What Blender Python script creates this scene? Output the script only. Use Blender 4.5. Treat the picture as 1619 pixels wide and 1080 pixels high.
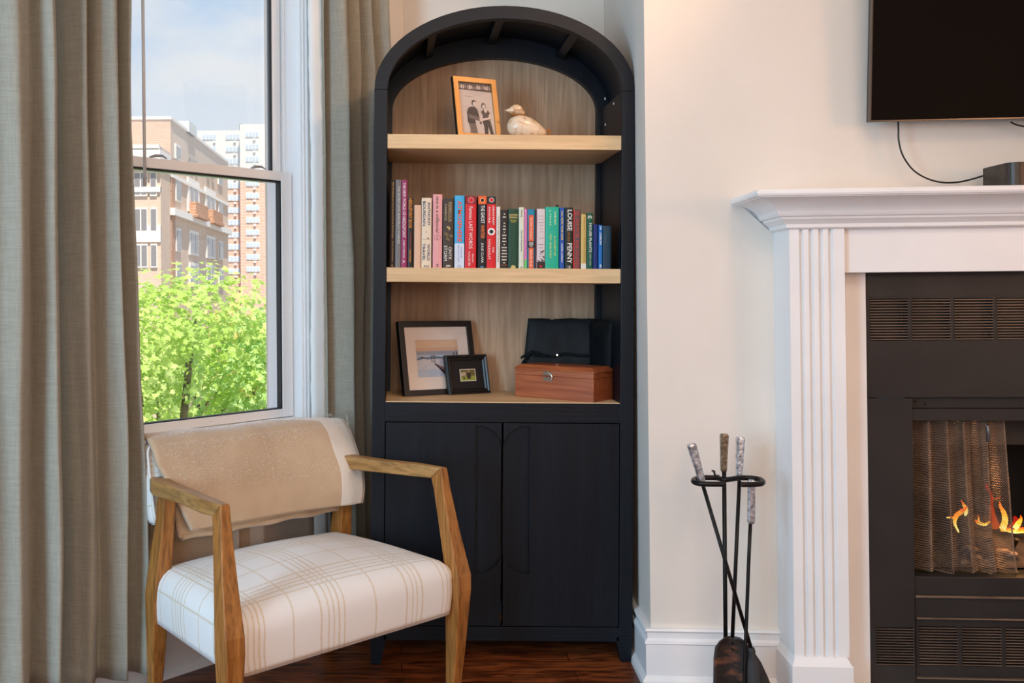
import bpy, bmesh, math, random
from mathutils import Vector, Matrix, noise
random.seed(7)
PI = math.pi
S = bpy.context.scene
for o in list(bpy.data.objects): bpy.data.objects.remove(o)

# ------------------------------------------------------------------ camera
PX, PY, F, ROLL, PITCH, CH = 630.0, 451.5, 1500.0, .0085, .009, 1.215
cam = bpy.data.objects.new('camera', bpy.data.cameras.new('camera'))
S.collection.objects.link(cam); S.camera = cam
cam.data.sensor_width = 36; cam.data.lens = F / 1619 * 36
cam.data.shift_x = (809.5 - PX) / 1619; cam.data.shift_y = -(540 - PY) / 1619
cam.data.clip_end = 600; cam.data.clip_start = .05
cam.matrix_world = Matrix.Translation((0, 0, CH)) @ Matrix.Rotation(PI/2 + PITCH, 4, 'X') @ Matrix.Rotation(-ROLL, 4, 'Z')
S.view_settings.view_transform = 'Standard'; S.view_settings.look = 'None'
S.view_settings.gamma = 1; S.view_settings.use_curve_mapping = False
S.view_settings.exposure = 0.0

# ------------------------------------------------------------------ world (sky with soft clouds)
wd = bpy.data.worlds.new('sky'); S.world = wd; wd.use_nodes = True
nt = wd.node_tree; N = nt.nodes; L = nt.links; N.clear()
out = N.new('ShaderNodeOutputWorld'); bg = N.new('ShaderNodeBackground'); L.new(bg.outputs[0], out.inputs[0])
tc = N.new('ShaderNodeTexCoord'); sep = N.new('ShaderNodeSeparateXYZ'); L.new(tc.outputs['Generated'], sep.inputs[0])
cr = N.new('ShaderNodeValToRGB'); L.new(sep.outputs['Z'], cr.inputs[0])
e = cr.color_ramp.elements
e[0].position = 0; e[0].color = (.90, .92, .95, 1); e[1].position = .6; e[1].color = (.20, .36, .66, 1)
m = cr.color_ramp.elements.new(.14); m.color = (.80, .86, .93, 1)
m = cr.color_ramp.elements.new(.30); m.color = (.46, .63, .86, 1)
mp = N.new('ShaderNodeMapping'); mp.inputs['Scale'].default_value = (3, 3, 7.5); mp.inputs['Location'].default_value = (.35, .1, .25)
L.new(tc.outputs['Generated'], mp.inputs[0])
nz = N.new('ShaderNodeTexNoise'); nz.inputs['Scale'].default_value = 1.5; nz.inputs['Detail'].default_value = 8; nz.inputs['Roughness'].default_value = .55
L.new(mp.outputs[0], nz.inputs[0])
c2 = N.new('ShaderNodeValToRGB'); c2.color_ramp.elements[0].position = .47; c2.color_ramp.elements[1].position = .66
L.new(nz.outputs[0], c2.inputs[0])
mx = N.new('ShaderNodeMixRGB'); mx.inputs[2].default_value = (.82, .84, .87, 1)
L.new(c2.outputs[0], mx.inputs[0]); L.new(cr.outputs[0], mx.inputs[1]); L.new(mx.outputs[0], bg.inputs[0])
bg.inputs[1].default_value = 1.12

def light(name, kind, loc, target, energy, color, size=1, sizey=None, spot=None, blend=.6):
    d = bpy.data.lights.new(name, kind); o = bpy.data.objects.new(name, d); S.collection.objects.link(o)
    o.location = loc; d.energy = energy; d.color = color
    if kind == 'AREA':
        d.size = size
        if sizey: d.shape = 'RECTANGLE'; d.size_y = sizey
    elif kind == 'SUN': d.angle = .01
    else: d.shadow_soft_size = size
    if spot: d.spot_size = spot; d.spot_blend = blend
    v = Vector(target) - Vector(loc); o.rotation_euler = v.to_track_quat('-Z', 'Y').to_euler()
    return o
light('sun', 'SUN', (4, -6, 20), (0, 6, -4), 7.0, (1, .95, .86))
light('cool_left_fill', 'AREA', (-2.7, -.5, 1.5), (.3, 2.9, .9), 158, (.42, .72, 1), 1.4, 1.9)  # cool light added out of view for assumed left daylight; no window built there
light('warm_overhead_fill', 'AREA', (.5, .3, 2.85), (.3, 1.2, 0), 44, (1, .72, .52), 1.6, 1.6)  # unseen warm area light added under the ceiling; no fixture is built
light('rear_fill_light', 'AREA', (.6, -2.3, 1.7), (.3, 3, 1.0), 32, (1, .88, .80), 2.2, 1.6)  # unseen fill light added behind the camera; the rear wall has no window
light('warm_side_fill', 'AREA', (2.7, .6, 1.6), (-.6, 2.8, 1.0), 13, (1, .52, .28), .5, .5)  # warm light added out of view to tint right-facing curtain folds
light('assumed_downlight', 'SPOT', (1.05, 2.0, 2.88), (1.12, 2.95, 1.6), 10, (1, .66, .42), .06, spot=1.6, blend=1)  # unseen spot assumed from the warm glow on the breast wall
light('assumed_downlight', 'SPOT', (1.15, 2.2, 2.88), (.1, 3.5, 1.9), 46, (1, .60, .34), .06, spot=1.1, blend=1)  # another assumed spot, added to warm the alcove corner and nearby curtain

# ------------------------------------------------------------------ helpers
FLOOR = .008
def lin(c):
    return tuple(((x/255)/12.92 if x/255 <= .04045 else (((x/255)+.055)/1.055)**2.4) for x in c) + (1,)
def rot_dir(px, py):
    u, v = px - PX, py - PY
    c, s = math.cos(ROLL), math.sin(ROLL)
    u, v = c*u - s*v, s*u + c*v
    d, h = 1.0, -v / F
    c, s = math.cos(PITCH), math.sin(PITCH)
    return Vector((u / F, d*c - h*s, d*s + h*c))
def ray_local(M, px, py, y):
    """point (in the local frame M) where the sight line through a pixel meets the local plane y=const"""
    Mi = M.inverted(); o = Mi @ Vector((0, 0, CH)); d = Mi.to_3x3() @ rot_dir(px, py)
    t = (y - o.y) / d.y
    return o + d * t
def at(px, py, Y): return ray_local(Matrix.Identity(4), px, py, Y)

def coll(o): S.collection.objects.link(o)
def finish(name, bm, mats, parent=None, smooth=False, bevel=0, seg=2, M=None, sub=0, solid=0):
    me = bpy.data.meshes.new(name); bmesh.ops.recalc_face_normals(bm, faces=bm.faces) ; bm.to_mesh(me); bm.free()
    if not isinstance(mats, (list, tuple)): mats = [mats]
    for m_ in mats: me.materials.append(m_)
    o = bpy.data.objects.new(name, me); coll(o)
    if parent: o.parent = parent
    if M is not None:
        if parent: o.matrix_local = M
        else: o.matrix_world = M
    if smooth:
        for p in me.polygons: p.use_smooth = True
    if solid: md = o.modifiers.new('s', 'SOLIDIFY'); md.thickness = solid; md.offset = 0
    if bevel:
        md = o.modifiers.new('b', 'BEVEL'); md.width = bevel; md.segments = seg; md.limit_method = 'ANGLE'; md.angle_limit = .6
        md.harden_normals = False
    if sub: md = o.modifiers.new('u', 'SUBSURF'); md.levels = sub; md.render_levels = sub
    return o
def thing(name, label, cat, M=None, group=None):
    o = bpy.data.objects.new(name, None); coll(o); o.empty_display_size = .05
    if M is not None: o.matrix_world = M
    return tag(o, label, cat, group)
def tag(o, label, cat, group=None, kind=None):
    o['label'] = label; o['category'] = cat
    if group: o['group'] = group
    if kind: o['kind'] = kind
    return o
def struct(o): o['kind'] = 'structure'; return o
def box(bm, x0, x1, y0, y1, z0, z1, mi=0):
    vs = [bm.verts.new(p) for p in ((x0,y0,z0),(x1,y0,z0),(x1,y1,z0),(x0,y1,z0),(x0,y0,z1),(x1,y0,z1),(x1,y1,z1),(x0,y1,z1))]
    for f in ((0,3,2,1),(4,5,6,7),(0,1,5,4),(1,2,6,5),(2,3,7,6),(3,0,4,7)):
        bm.faces.new([vs[i] for i in f]).material_index = mi
    return vs
def bx(name, a, mats, parent=None, bevel=0, M=None, seg=2):
    bm = bmesh.new(); box(bm, *a); return finish(name, bm, mats, parent, bevel=bevel, M=M, seg=seg)
def prism(bm, pts, d, mi=0):
    """pts: list of 3D points (closed planar outline); extruded by vector d"""
    d = Vector(d); a = [bm.verts.new(p) for p in pts]; b = [bm.verts.new(Vector(p) + d) for p in pts]
    n = len(pts)
    bm.faces.new(a).material_index = mi; bm.faces.new(b[::-1]).material_index = mi
    for i in range(n): bm.faces.new((a[i], b[i], b[(i+1) % n], a[(i+1) % n])).material_index = mi
def loft(bm, secs, caps=True, closed=True, mi=0):
    rows = [[bm.verts.new(p) for p in s] for s in secs]; n = len(rows[0])
    for a, b in zip(rows, rows[1:]):
        for i in range(n if closed else n-1):
            bm.faces.new((a[i], a[(i+1) % n], b[(i+1) % n], b[i])).material_index = mi
    if caps and closed:
        bm.faces.new(rows[0][::-1]).material_index = mi; bm.faces.new(rows[-1]).material_index = mi
def tube(bm, pts, r, n=10, caps=True, mi=0, sq=None):
    pts = [Vector(p) for p in pts]; secs = []; up = None
    for i, p in enumerate(pts):
        t = (pts[min(i+1, len(pts)-1)] - pts[max(i-1, 0)]).normalized()
        if up is None:
            up = Vector((0,0,1)) if abs(t.z) < .9 else Vector((0,1,0))
        a = t.cross(up).normalized(); b = a.cross(t).normalized(); up = b
        rr = r[i] if isinstance(r, (list, tuple)) else r
        secs.append([p + a*math.cos(2*PI*k/n)*rr + b*math.sin(2*PI*k/n)*rr for k in range(n)])
    loft(bm, secs, caps, mi=mi)
def smooth_path(pts, n=8):
    pts = [Vector(p) for p in pts]; P = [pts[0]*2-pts[1]] + pts + [pts[-1]*2-pts[-2]]; o = []
    for i in range(1, len(P)-2):
        for k in range(n):
            t = k/n; a, b, c, d = P[i-1:i+3]
            o.append(.5*((2*b)+(c-a)*t+(2*a-5*b+4*c-d)*t*t+(3*b-a-3*c+d)*t**3))
    o.append(pts[-1]); return o

# ------------------------------------------------------------------ materials
def base(name, col=(200,200,200), rough=.5, metal=0, spec=.5):
    m_ = bpy.data.materials.new(name); m_.use_nodes = True; n = m_.node_tree.nodes; b = n['Principled BSDF']
    b.inputs['Base Color'].default_value = lin(col); b.inputs['Roughness'].default_value = rough
    b.inputs['Metallic'].default_value = metal; b.inputs['Specular IOR Level'].default_value = spec
    return m_, n, m_.node_tree.links, b
def nd(n, t, **k):
    x = n.new(t)
    for a, v in k.items():
        if a in x.inputs: x.inputs[a].default_value = v
        else: setattr(x, a, v)
    return x
def coords(n, l, scale=(1,1,1), rot=(0,0,0), kind='Object'):
    tc = n.new('ShaderNodeTexCoord'); mp = n.new('ShaderNodeMapping'); l.new(tc.outputs[kind], mp.inputs[0])
    mp.inputs['Scale'].default_value = scale; mp.inputs['Rotation'].default_value = rot; return mp.outputs[0]
def noisy(name, c1, c2, rough=.5, scale=6, stretch=(1,1,1), bump=.0, bscale=60, metal=0, spec=.5, detail=5, lo=.35, hi=.65, bstretch=None, sheen=0):
    m_, n, l, b = base(name, c1, rough, metal, spec)
    co = coords(n, l, stretch)
    t = nd(n, 'ShaderNodeTexNoise', Scale=scale, Detail=detail); l.new(co, t.inputs['Vector'])
    r = n.new('ShaderNodeValToRGB'); e = r.color_ramp.elements
    e[0].position = lo; e[1].position = hi; e[0].color = lin(c1); e[1].color = lin(c2)
    l.new(t.outputs[0], r.inputs[0]); l.new(r.outputs[0], b.inputs['Base Color'])
    if bump:
        t2 = nd(n, 'ShaderNodeTexNoise', Scale=bscale, Detail=4); l.new(coords(n, l, bstretch or stretch), t2.inputs['Vector'])
        bp = nd(n, 'ShaderNodeBump', Strength=bump, Distance=.002); l.new(t2.outputs[0], bp.inputs['Height']); l.new(bp.outputs[0], b.inputs['Normal'])
    if sheen: b.inputs['Sheen Weight'].default_value = sheen
    return m_
def wood(name, c1, c2, c3=None, axis='Z', rough=.5, scale=1.0, bump=.3, figure=.0, spec=.4, grain=1.0, dark=None):
    """long-grain wood; axis = grain direction in object space"""
    m_, n, l, b = base(name, c1, rough, 0, spec)
    st = {'X': (.06, 1, 1), 'Y': (1, .06, 1), 'Z': (1, 1, .06)}[axis]
    co = coords(n, l, tuple(s*scale for s in st))
    t = nd(n, 'ShaderNodeTexNoise', Scale=26.0*grain, Detail=6, Roughness=.6, Distortion=.6+figure); l.new(co, t.inputs['Vector'])
    f = nd(n, 'ShaderNodeTexNoise', Scale=130.0*grain, Detail=3); l.new(co, f.inputs['Vector'])
    r = n.new('ShaderNodeValToRGB'); e = r.color_ramp.elements; e[0].position = .3; e[1].position = .7
    e[0].color = lin(c1); e[1].color = lin(c2)
    l.new(t.outputs[0], r.inputs[0])
    mx = nd(n, 'ShaderNodeMixRGB', blend_type='MULTIPLY'); mx.inputs[0].default_value = .5
    r2 = n.new('ShaderNodeValToRGB'); r2.color_ramp.elements[0].position = .35; r2.color_ramp.elements[1].position = .55
    d = dark or .55
    r2.color_ramp.elements[0].color = (d, d, d, 1)
    l.new(f.outputs[0], r2.inputs[0]); l.new(r.outputs[0], mx.inputs[1]); l.new(r2.outputs[0], mx.inputs[2])
    l.new(mx.outputs[0], b.inputs['Base Color'])
    if bump:
        bp = nd(n, 'ShaderNodeBump', Strength=bump, Distance=.001); l.new(f.outputs[0], bp.inputs['Height']); l.new(bp.outputs[0], b.inputs['Normal'])
    return m_
def plain(name, col, rough=.5, metal=0, spec=.5): return base(name, col, rough, metal, spec)[0]
def emit(name, col, st):
    m_, n, l, b = base(name, (0,0,0), 1); b.inputs['Emission Color'].default_value = lin(col); b.inputs['Emission Strength'].default_value = st
    return m_

WALL = noisy('warm_white_wall_paint', (228,217,204), (232,221,209), .75, 3, bump=.12, bscale=220, spec=.2)
TRIM = noisy('white_satin_trim_paint', (238,236,234), (243,241,239), .38, 4, spec=.4)
CEIL = plain('ceiling_paint', (236,234,230), .9)
OAK = wood('light_oak', (212,176,130), (232,198,152), axis='X', rough=.5, bump=.15, dark=.8)
OAKV = wood('oak_back_panel', (158,126,98), (196,164,132), axis='Z', rough=.55, bump=.2, figure=1.5, grain=.7, dark=.7)
BLK = wood('black_stained_wood', (7,14,22), (13,23,33), axis='Z', rough=.42, bump=.55, dark=.5, spec=.28)
BLKX = wood('black_stained_rail_wood', (7,14,22), (13,23,33), axis='X', rough=.42, bump=.55, dark=.5, spec=.28)
CHW = wood('worn_brown_oak', (146,90,38), (190,128,64), axis='Z', rough=.45, bump=.5, dark=.22, grain=.95)
CHWY = wood('worn_brown_oak_arm', (158,108,54), (198,150,92), axis='Y', rough=.42, bump=.5, dark=.22, grain=.95)

def floor_mat():
    m_, n, l, b = base('dark_red_oak_floor', (70,36,20), .32, 0, .4)
    co = coords(n, l, (1,1,1))
    br = nd(n, 'ShaderNodeTexBrick', Scale=1.0); l.new(co, br.inputs['Vector'])
    br.inputs['Color1'].default_value = lin((150,84,46)); br.inputs['Color2'].default_value = lin((112,60,33)); br.inputs['Mortar'].default_value = lin((16,9,6))
    br.inputs['Mortar Size'].default_value = .0014; br.inputs['Brick Width'].default_value = 1.1; br.inputs['Row Height'].default_value = .082
    g = coords(n, l, (.12, 1, 1))
    t = nd(n, 'ShaderNodeTexNoise', Scale=34, Detail=6, Distortion=2.2); l.new(g, t.inputs['Vector'])
    r = n.new('ShaderNodeValToRGB'); r.color_ramp.elements[0].position = .4; r.color_ramp.elements[0].color = (.28,.22,.2,1); r.color_ramp.elements[1].position = .6; r.color_ramp.elements[1].color = (1.3,1.15,1.0,1)
    l.new(t.outputs[0], r.inputs[0])
    mx = nd(n, 'ShaderNodeMixRGB', blend_type='MULTIPLY'); mx.inputs[0].default_value = .9
    l.new(br.outputs[0], mx.inputs[1]); l.new(r.outputs[0], mx.inputs[2]); l.new(mx.outputs[0], b.inputs['Base Color'])
    return m_
def curtain_mat():
    m_, n, l, b = base('grey_green_linen', (134,130,120), .9, 0, .15)
    t = nd(n, 'ShaderNodeTexNoise', Scale=7, Detail=5); l.new(coords(n, l, (1,1,.35)), t.inputs['Vector'])
    w1 = nd(n, 'ShaderNodeTexNoise', Scale=300, Detail=2); l.new(coords(n, l, (1,1,.06)), w1.inputs['Vector'])
    w2 = nd(n, 'ShaderNodeTexNoise', Scale=300, Detail=2); l.new(coords(n, l, (.06,.06,1)), w2.inputs['Vector'])
    ad = nd(n, 'ShaderNodeMath', operation='ADD'); l.new(w1.outputs[0], ad.inputs[0]); l.new(w2.outputs[0], ad.inputs[1])
    ad2 = nd(n, 'ShaderNodeMath', operation='MULTIPLY_ADD'); l.new(ad.outputs[0], ad2.inputs[0]); ad2.inputs[1].default_value = .5; 
    mm = nd(n, 'ShaderNodeMath', operation='MULTIPLY'); l.new(t.outputs[0], mm.inputs[0]); mm.inputs[1].default_value = .3; l.new(mm.outputs[0], ad2.inputs[2])
    r = n.new('ShaderNodeValToRGB'); e = r.color_ramp.elements; e[0].position = .5; e[1].position = .85; e[0].color = lin((150,144,129)); e[1].color = lin((170,163,147))
    l.new(ad2.outputs[0], r.inputs[0]); l.new(r.outputs[0], b.inputs['Base Color'])
    bp = nd(n, 'ShaderNodeBump', Strength=.35, Distance=.001); l.new(ad.outputs[0], bp.inputs['Height']); l.new(bp.outputs[0], b.inputs['Normal'])
    b.inputs['Sheen Weight'].default_value = .15
    return m_
CURT = curtain_mat()
LINING = plain('white_curtain_lining', (236,236,232), .85, 0, .2)
def glass_mat(name, refl=.08, haze=0.0, tint=(1,1,1,1), rough=0.0):
    m_ = bpy.data.materials.new(name); m_.use_nodes = True; n = m_.node_tree.nodes; l = m_.node_tree.links; n.clear()
    o = n.new('ShaderNodeOutputMaterial'); t = n.new('ShaderNodeBsdfTransparent'); g = n.new('ShaderNodeBsdfGlossy'); t.inputs[0].default_value = tint
    g.inputs['Roughness'].default_value = rough
    mx = n.new('ShaderNodeMixShader'); mx.inputs[0].default_value = refl; l.new(t.outputs[0], mx.inputs[1]); l.new(g.outputs[0], mx.inputs[2])
    if haze:
        d = n.new('ShaderNodeBsdfTranslucent'); d.inputs[0].default_value = (1,1,1,1)
        m2 = n.new('ShaderNodeMixShader'); m2.inputs[0].default_value = haze; l.new(mx.outputs[0], m2.inputs[1]); l.new(d.outputs[0], m2.inputs[2]); l.new(m2.outputs[0], o.inputs[0])
    else: l.new(mx.outputs[0], o.inputs[0])
    return m_
GLASS = glass_mat('window_glass', .04)
GLASSU = glass_mat('hazy_window_glass', .05, .13)  # white haze mixed into the upper pane, paling the view
PGLASS = glass_mat('picture_glass', .05)
VINYL = noisy('white_vinyl_window', (246,247,248), (249,250,250), .35, 3)
RUBBER = plain('black_window_gasket', (24,27,28), .5)
METALW = plain('grey_window_latch', (150,150,150), .4, .3)
BLACKIRON = noisy('black_iron', (22,21,21), (36,33,31), .45, 20, bump=.3, bscale=90, metal=.6)
SILVER = noisy('hammered_silver', (138,142,150), (222,222,226), .3, 90, bump=.8, bscale=150, metal=.85, lo=.34, hi=.60)
BRONZE = noisy('antiqued_bronze_silver', (124,108,88), (176,158,134), .35, 110, bump=.6, bscale=110, metal=.9)
FPBLK = noisy('black_painted_steel', (44,41,40), (52,48,46), .5, 5, bump=.08, bscale=40, metal=.2, spec=.35)
DARKIN = plain('dark_firebox', (14,13,13), .8)
LEATHER = noisy('black_fabric_case', (9,13,16), (15,20,24), .7, 8, bump=.5, bscale=160, spec=.2)

# ------------------------------------------------------------------ frames of reference
# window wall: local x runs along the wall (to the right), local y points outdoors
q = math.sqrt(.5)
MW = Matrix(((q, -q, 0, -1.89), (q, q, 0, 1.89), (0, 0, 1, 0), (0, 0, 0, 1)))
# chimney breast: local x along the wall, local y into the wall
FI = .075
MB_ = Matrix(((math.cos(FI), math.sin(FI), 0, .770), (-math.sin(FI), math.cos(FI), 0, 2.94), (0, 0, 1, 0), (0, 0, 0, 1)))
# cabinet: leans a little on the uneven floor
LEAN = .016
MC = Matrix.Translation((.3407, 3.1, 1.0693)) @ Matrix.Rotation(LEAN, 4, 'Y') @ Matrix.Translation((0, 0, -1.07))
def Wp(px, py, y=0): return ray_local(MW, px, py, y)
def Bp(px, py, n=0): return ray_local(MB_, px, py, -n)
def Cp(px, py, y=0): return ray_local(MC, px, py, y)

# ------------------------------------------------------------------ room shell
CZ = 2.95
sb = MW.inverted() @ Vector((.027, 3.807, 0)); SEND = sb.x
sl = -1.57
CORN = (.027, 3.807); BACKC = (.817, 3.72)
bm = bmesh.new()
FLP = [(-3.0,.78),(.027,3.807),(1.6,3.95),(3.7,3.6),(3.7,-2.6),(-3.0,-2.6)]
prism(bm, [(x, y, FLOOR-.05) for x, y in FLP], (0, 0, .05)); struct(finish('floor', bm, floor_mat()))
bm = bmesh.new(); prism(bm, [(x, y, CZ) for x, y in FLP], (0, 0, .1)); struct(finish('ceiling', bm, CEIL))
bm = bmesh.new(); box(bm, -3.1, 3.8, -2.7, -2.6, 0, CZ); struct(finish('wall_rear', bm, WALL))
bm = bmesh.new(); box(bm, 3.7, 3.8, -2.6, 3.6, 0, CZ); struct(finish('wall_right', bm, WALL))
bm = bmesh.new(); box(bm, -3.1, -3.0, -2.6, .78, 0, CZ); struct(finish('wall_left', bm, WALL))
# back wall of the alcove and the chimney breast (return and front)
bm = bmesh.new()
prism(bm, [(.027,3.807,0), (.817,3.72,0), (.83,3.85,0), (-.03,3.95,0)], (0,0,CZ)); struct(finish('wall_back', bm, WALL))
bm = bmesh.new()
fa = MB_ @ Vector((3.05,0,0))
# front of breast with an opening for the firebox is made of boxes in its own frame
OPX0, OPX1, OPZ = None, None, None
oL = Bp(1369, 700, .0).x + .03; oR = oL + 1.0; oT = Bp(1500, 445, 0).z
def wb(x0, x1, z0, z1, y1=.12): box(bm, x0, x1, 0, y1, z0, z1)
prism(bm, [(0,0,0), (oL,0,0), (oL,.6,0), (-.012,.785,0)], (0,0,CZ))
wb(oL, oR, oT, CZ, .6); wb(oR, 2.97, 0, CZ, .6)
struct(finish('wall_breast', bm, WALL, M=MB_))

# window wall with its opening
sR = Wp(461, 400, .05).x + .004; WWD = 1.0; sL = sR - WWD
zS = Wp(446.8, 655, .05).z - .012
zT = 2.66; T = .24
bm = bmesh.new()
box(bm, sl, sL-.02, 0, T, 0, CZ); box(bm, sR+.022, SEND+.1, 0, T, 0, CZ)
box(bm, sL-.02, sR+.022, 0, T, 0, zS-.03); box(bm, sL-.02, sR+.022, 0, T, zT, CZ)
struct(finish('wall_window', bm, WALL, M=MW))
# baseboards
def baseprof(h=.165, t=.018):
    return [(0,0),(-t-.014,0),(-t-.012,.016),(-t-.004,.026),(-t,.03),(-t,h-.048),(-t-.004,h-.044),(-t-.002,h-.036),(-t+.006,h-.03),(-t+.004,h-.012),(-t-.002,h-.006),(-t+.002,h),(0,h)]
def baseboard(name, x0, x1, M, h=.165, m0=0, m1=0):
    bm = bmesh.new(); pr = baseprof(h)
    loft(bm, [[(x0 + m0*y, y, z+FLOOR) for y, z in pr], [(x1 + m1*y, y, z+FLOOR) for y, z in pr]])
    return struct(finish(name, bm, TRIM, M=M))
hB = .172
baseboard('baseboard_window', sl, SEND, MW, .20)
baseboard('baseboard_breast', 0, 3.0, MB_, hB, m0=1)
dv = Vector((BACKC[0]-.770, BACKC[1]-2.94, 0)); ln = dv.length; dv.normalize()
# return wall frame: x from the back corner towards the room, y into the wall (right)
MR = Matrix(((-dv.x, dv.y, 0, BACKC[0]), (-dv.y, -dv.x, 0, BACKC[1]), (0,0,1,0), (0,0,0,1)))
MR = Matrix(((-dv.x, dv.y, 0, BACKC[0]), (-dv.y, -dv.x, 0, BACKC[1]), (0,0,1,0), (0,0,0,1)))
# baseboard sits on the -x side of the return wall
baseboard('baseboard_return', 0, ln, MR, hB, m1=-1)
db = Vector((BACKC[0]-CORN[0], BACKC[1]-CORN[1], 0)); lb = db.length; db.normalize()
MK = Matrix(((db.x, -db.y, 0, CORN[0]), (db.y, db.x, 0, CORN[1]), (0,0,1,0), (0,0,0,1)))
baseboard('baseboard_back', 0, lb, MK, hB)

# ------------------------------------------------------------------ window
w1 = bpy.data.objects.new('window_1', None); coll(w1); w1.matrix_world = MW; w1['kind'] = 'structure'
bm = bmesh.new()   # outer frame / jambs and sill
box(bm, sR, sR+.022, .0, .20, zS-.03, zT); box(bm, sL-.02, sL, .0, .20, zS-.03, zT)
box(bm, sL-.02, sR+.022, .0, .2, zT-.03, zT); box(bm, sL-.02, sR+.022, -.0, .22, zS-.03, zS)
box(bm, sR-.008, sR, .085, .10, zS, zT-.03); box(bm, sL, sL+.008, .085, .10, zS, zT-.03)
finish('window_frame', bm, VINYL, w1, bevel=.002)
# casing boards on the room side
c0 = Wp(474, 400, -.0).x; c1 = Wp(516, 400, -.02).x + .01
bm = bmesh.new()
box(bm, sR+.006, c0+.02, -.012, 0, zS-.1, zT+.1); box(bm, c0+.02, c1, -.022, 0, zS-.1, zT+.1)
box(bm, sL-.12, sL-.006, -.022, 0, zS-.1, zT+.1)
box(bm, sL-.12, c1, -.024, 0, zT-.005, zT+.1)
finish('window_casing', bm, TRIM, w1, bevel=.004)
bm = bmesh.new()
box(bm, sL-.14, c1+.01, -.045, .01, zS-.055, zS-.03); box(bm, sL-.12, c1, -.02, .0, zS-.14, zS-.055)
finish('window_sill', bm, TRIM, w1, bevel=.004)
# lower sash (inner), upper sash (outer)
zm0 = Wp(330, 274.5, .045).z; zm1 = Wp(330, 259, .045).z          # meeting rail, front face
gx = Wp(431, 450, .06).x
def sash(name, x0, x1, z0, z1, y0, y1, st, rb, rt, glass):
    bm = bmesh.new()
    box(bm, x0, x0+st, y0, y1, z0, z1); box(bm, x1-st, x1, y0, y1, z0, z1)
    box(bm, x0+st, x1-st, y0, y1, z0, z0+rb); box(bm, x0+st, x1-st, y0, y1, z1-rt, z1)
    fr = finish(name, bm, VINYL, w1, bevel=.0025)
    g = .006; ym = (y0+y1)/2
    bm = bmesh.new()
    for a in ((x0+st, x0+st+g, z0+rb, z1-rt), (x1-st-g, x1-st, z0+rb, z1-rt), (x0+st, x1-st, z0+rb, z0+rb+g*.6), (x0+st, x1-st, z1-rt-g, z1-rt)):
        box(bm, a[0], a[1], y0+.006, y1-.004, a[2], a[3])
    finish('gasket', bm, RUBBER, fr)
    bm = bmesh.new(); box(bm, x0+st, x1-st, ym-.002, ym+.002, z0+rb, z1-rt)
    finish('pane', bm, glass, fr)
    return fr
stl = sR - Wp(446, 450, .045).x
sash('lower_sash', sL+.004, sR-.004, zS+.002, zm1, .045, .078, max(stl-.006,.02), .030, zm1-zm0, GLASS)
x1u = Wp(443.5, 150, .10).x
sash('upper_sash', sL+.010, sR-.012, zm0-.002, zT-.03, .100, .13, .034, .03, .03, GLASSU)
for px in (250, 408):                                        # sash locks on the meeting rail
    p = Wp(px, 262 if px < 300 else 272, .06)
    bm = bmesh.new(); x = p.x
    tube(bm, [(x-.03,.062,zm1+.003),(x-.01,.06,zm1+.010),(x+.014,.058,zm1+.012),(x+.03,.056,zm1+.004)], [.003,.005,.004,.002], 8)
    finish('sash_lock', bm, METALW, w1, smooth=True)
# wand of the blind
a = Wp(225, -60, -.02); b_ = Wp(229, 290, -.02)
bm = bmesh.new(); tube(bm, [(a.x,-.02,a.z), (b_.x,-.02,b_.z+.02)], .0052, 10); 
wand = finish('blind_wand', bm, plain('white_plastic', (214,216,220), .4), None, smooth=True, M=MW)
bm = bmesh.new(); tube(bm, [(b_.x,-.02,b_.z+.02), (b_.x,-.02,b_.z-.008)], [.0062,.006], 10); finish('end_cap', bm, plain('grey_plastic', (165,166,170), .4), wand)
tag(wand, 'thin white blind wand hanging down in front of the window glass', 'wand')
wand.data.transform(Matrix.Identity(4))

# ------------------------------------------------------------------ curtains
def curtain(name, label, x_at, z0, z1, folds, y0, amp, nx=260, nz=60, lining=None, seed=0):
    """x_at(t,zf) gives position along the wall, folds(t,zf) the depth in units of amp (positive = to the room)"""
    bm = bmesh.new(); rows = []
    for j in range(nz+1):
        zf = j/nz; z = z0 + (z1-z0)*zf; row = []
        for i in range(nx+1):
            t = i/nx; x = x_at(t, zf); f = folds(t, zf)
            n = noise.noise(Vector((t*5+seed, zf*3.0, seed)))*.25 + noise.noise(Vector((t*16+seed, zf*9.0, seed+3)))*.05
            row.append(bm.verts.new((x + .010*noise.noise(Vector((t*7, zf*5, seed+9))), y0 - amp*(f+n), z)))
        rows.append(row)
    for a, b in zip(rows, rows[1:]):
        for i in range(nx): bm.faces.new((a[i], a[i+1], b[i+1], b[i]))
    o = finish(name, bm, CURT, None, smooth=True, M=MW, solid=.0025)
    tag(o, label, 'curtain', 'linen curtain panels beside the window'); return o
def bump_sum(t, lst):
    return sum(h*math.exp(-((t-c)/w)**2) for c, w, h in lst)
def lerp_knots(kn, v):
    for (a, A), (b, B) in zip(kn, kn[1:]):
        if v <= b: return A + (B-A)*max(0, (v-a)/(b-a))
    return kn[-1][1]
YC = -.105
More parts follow.
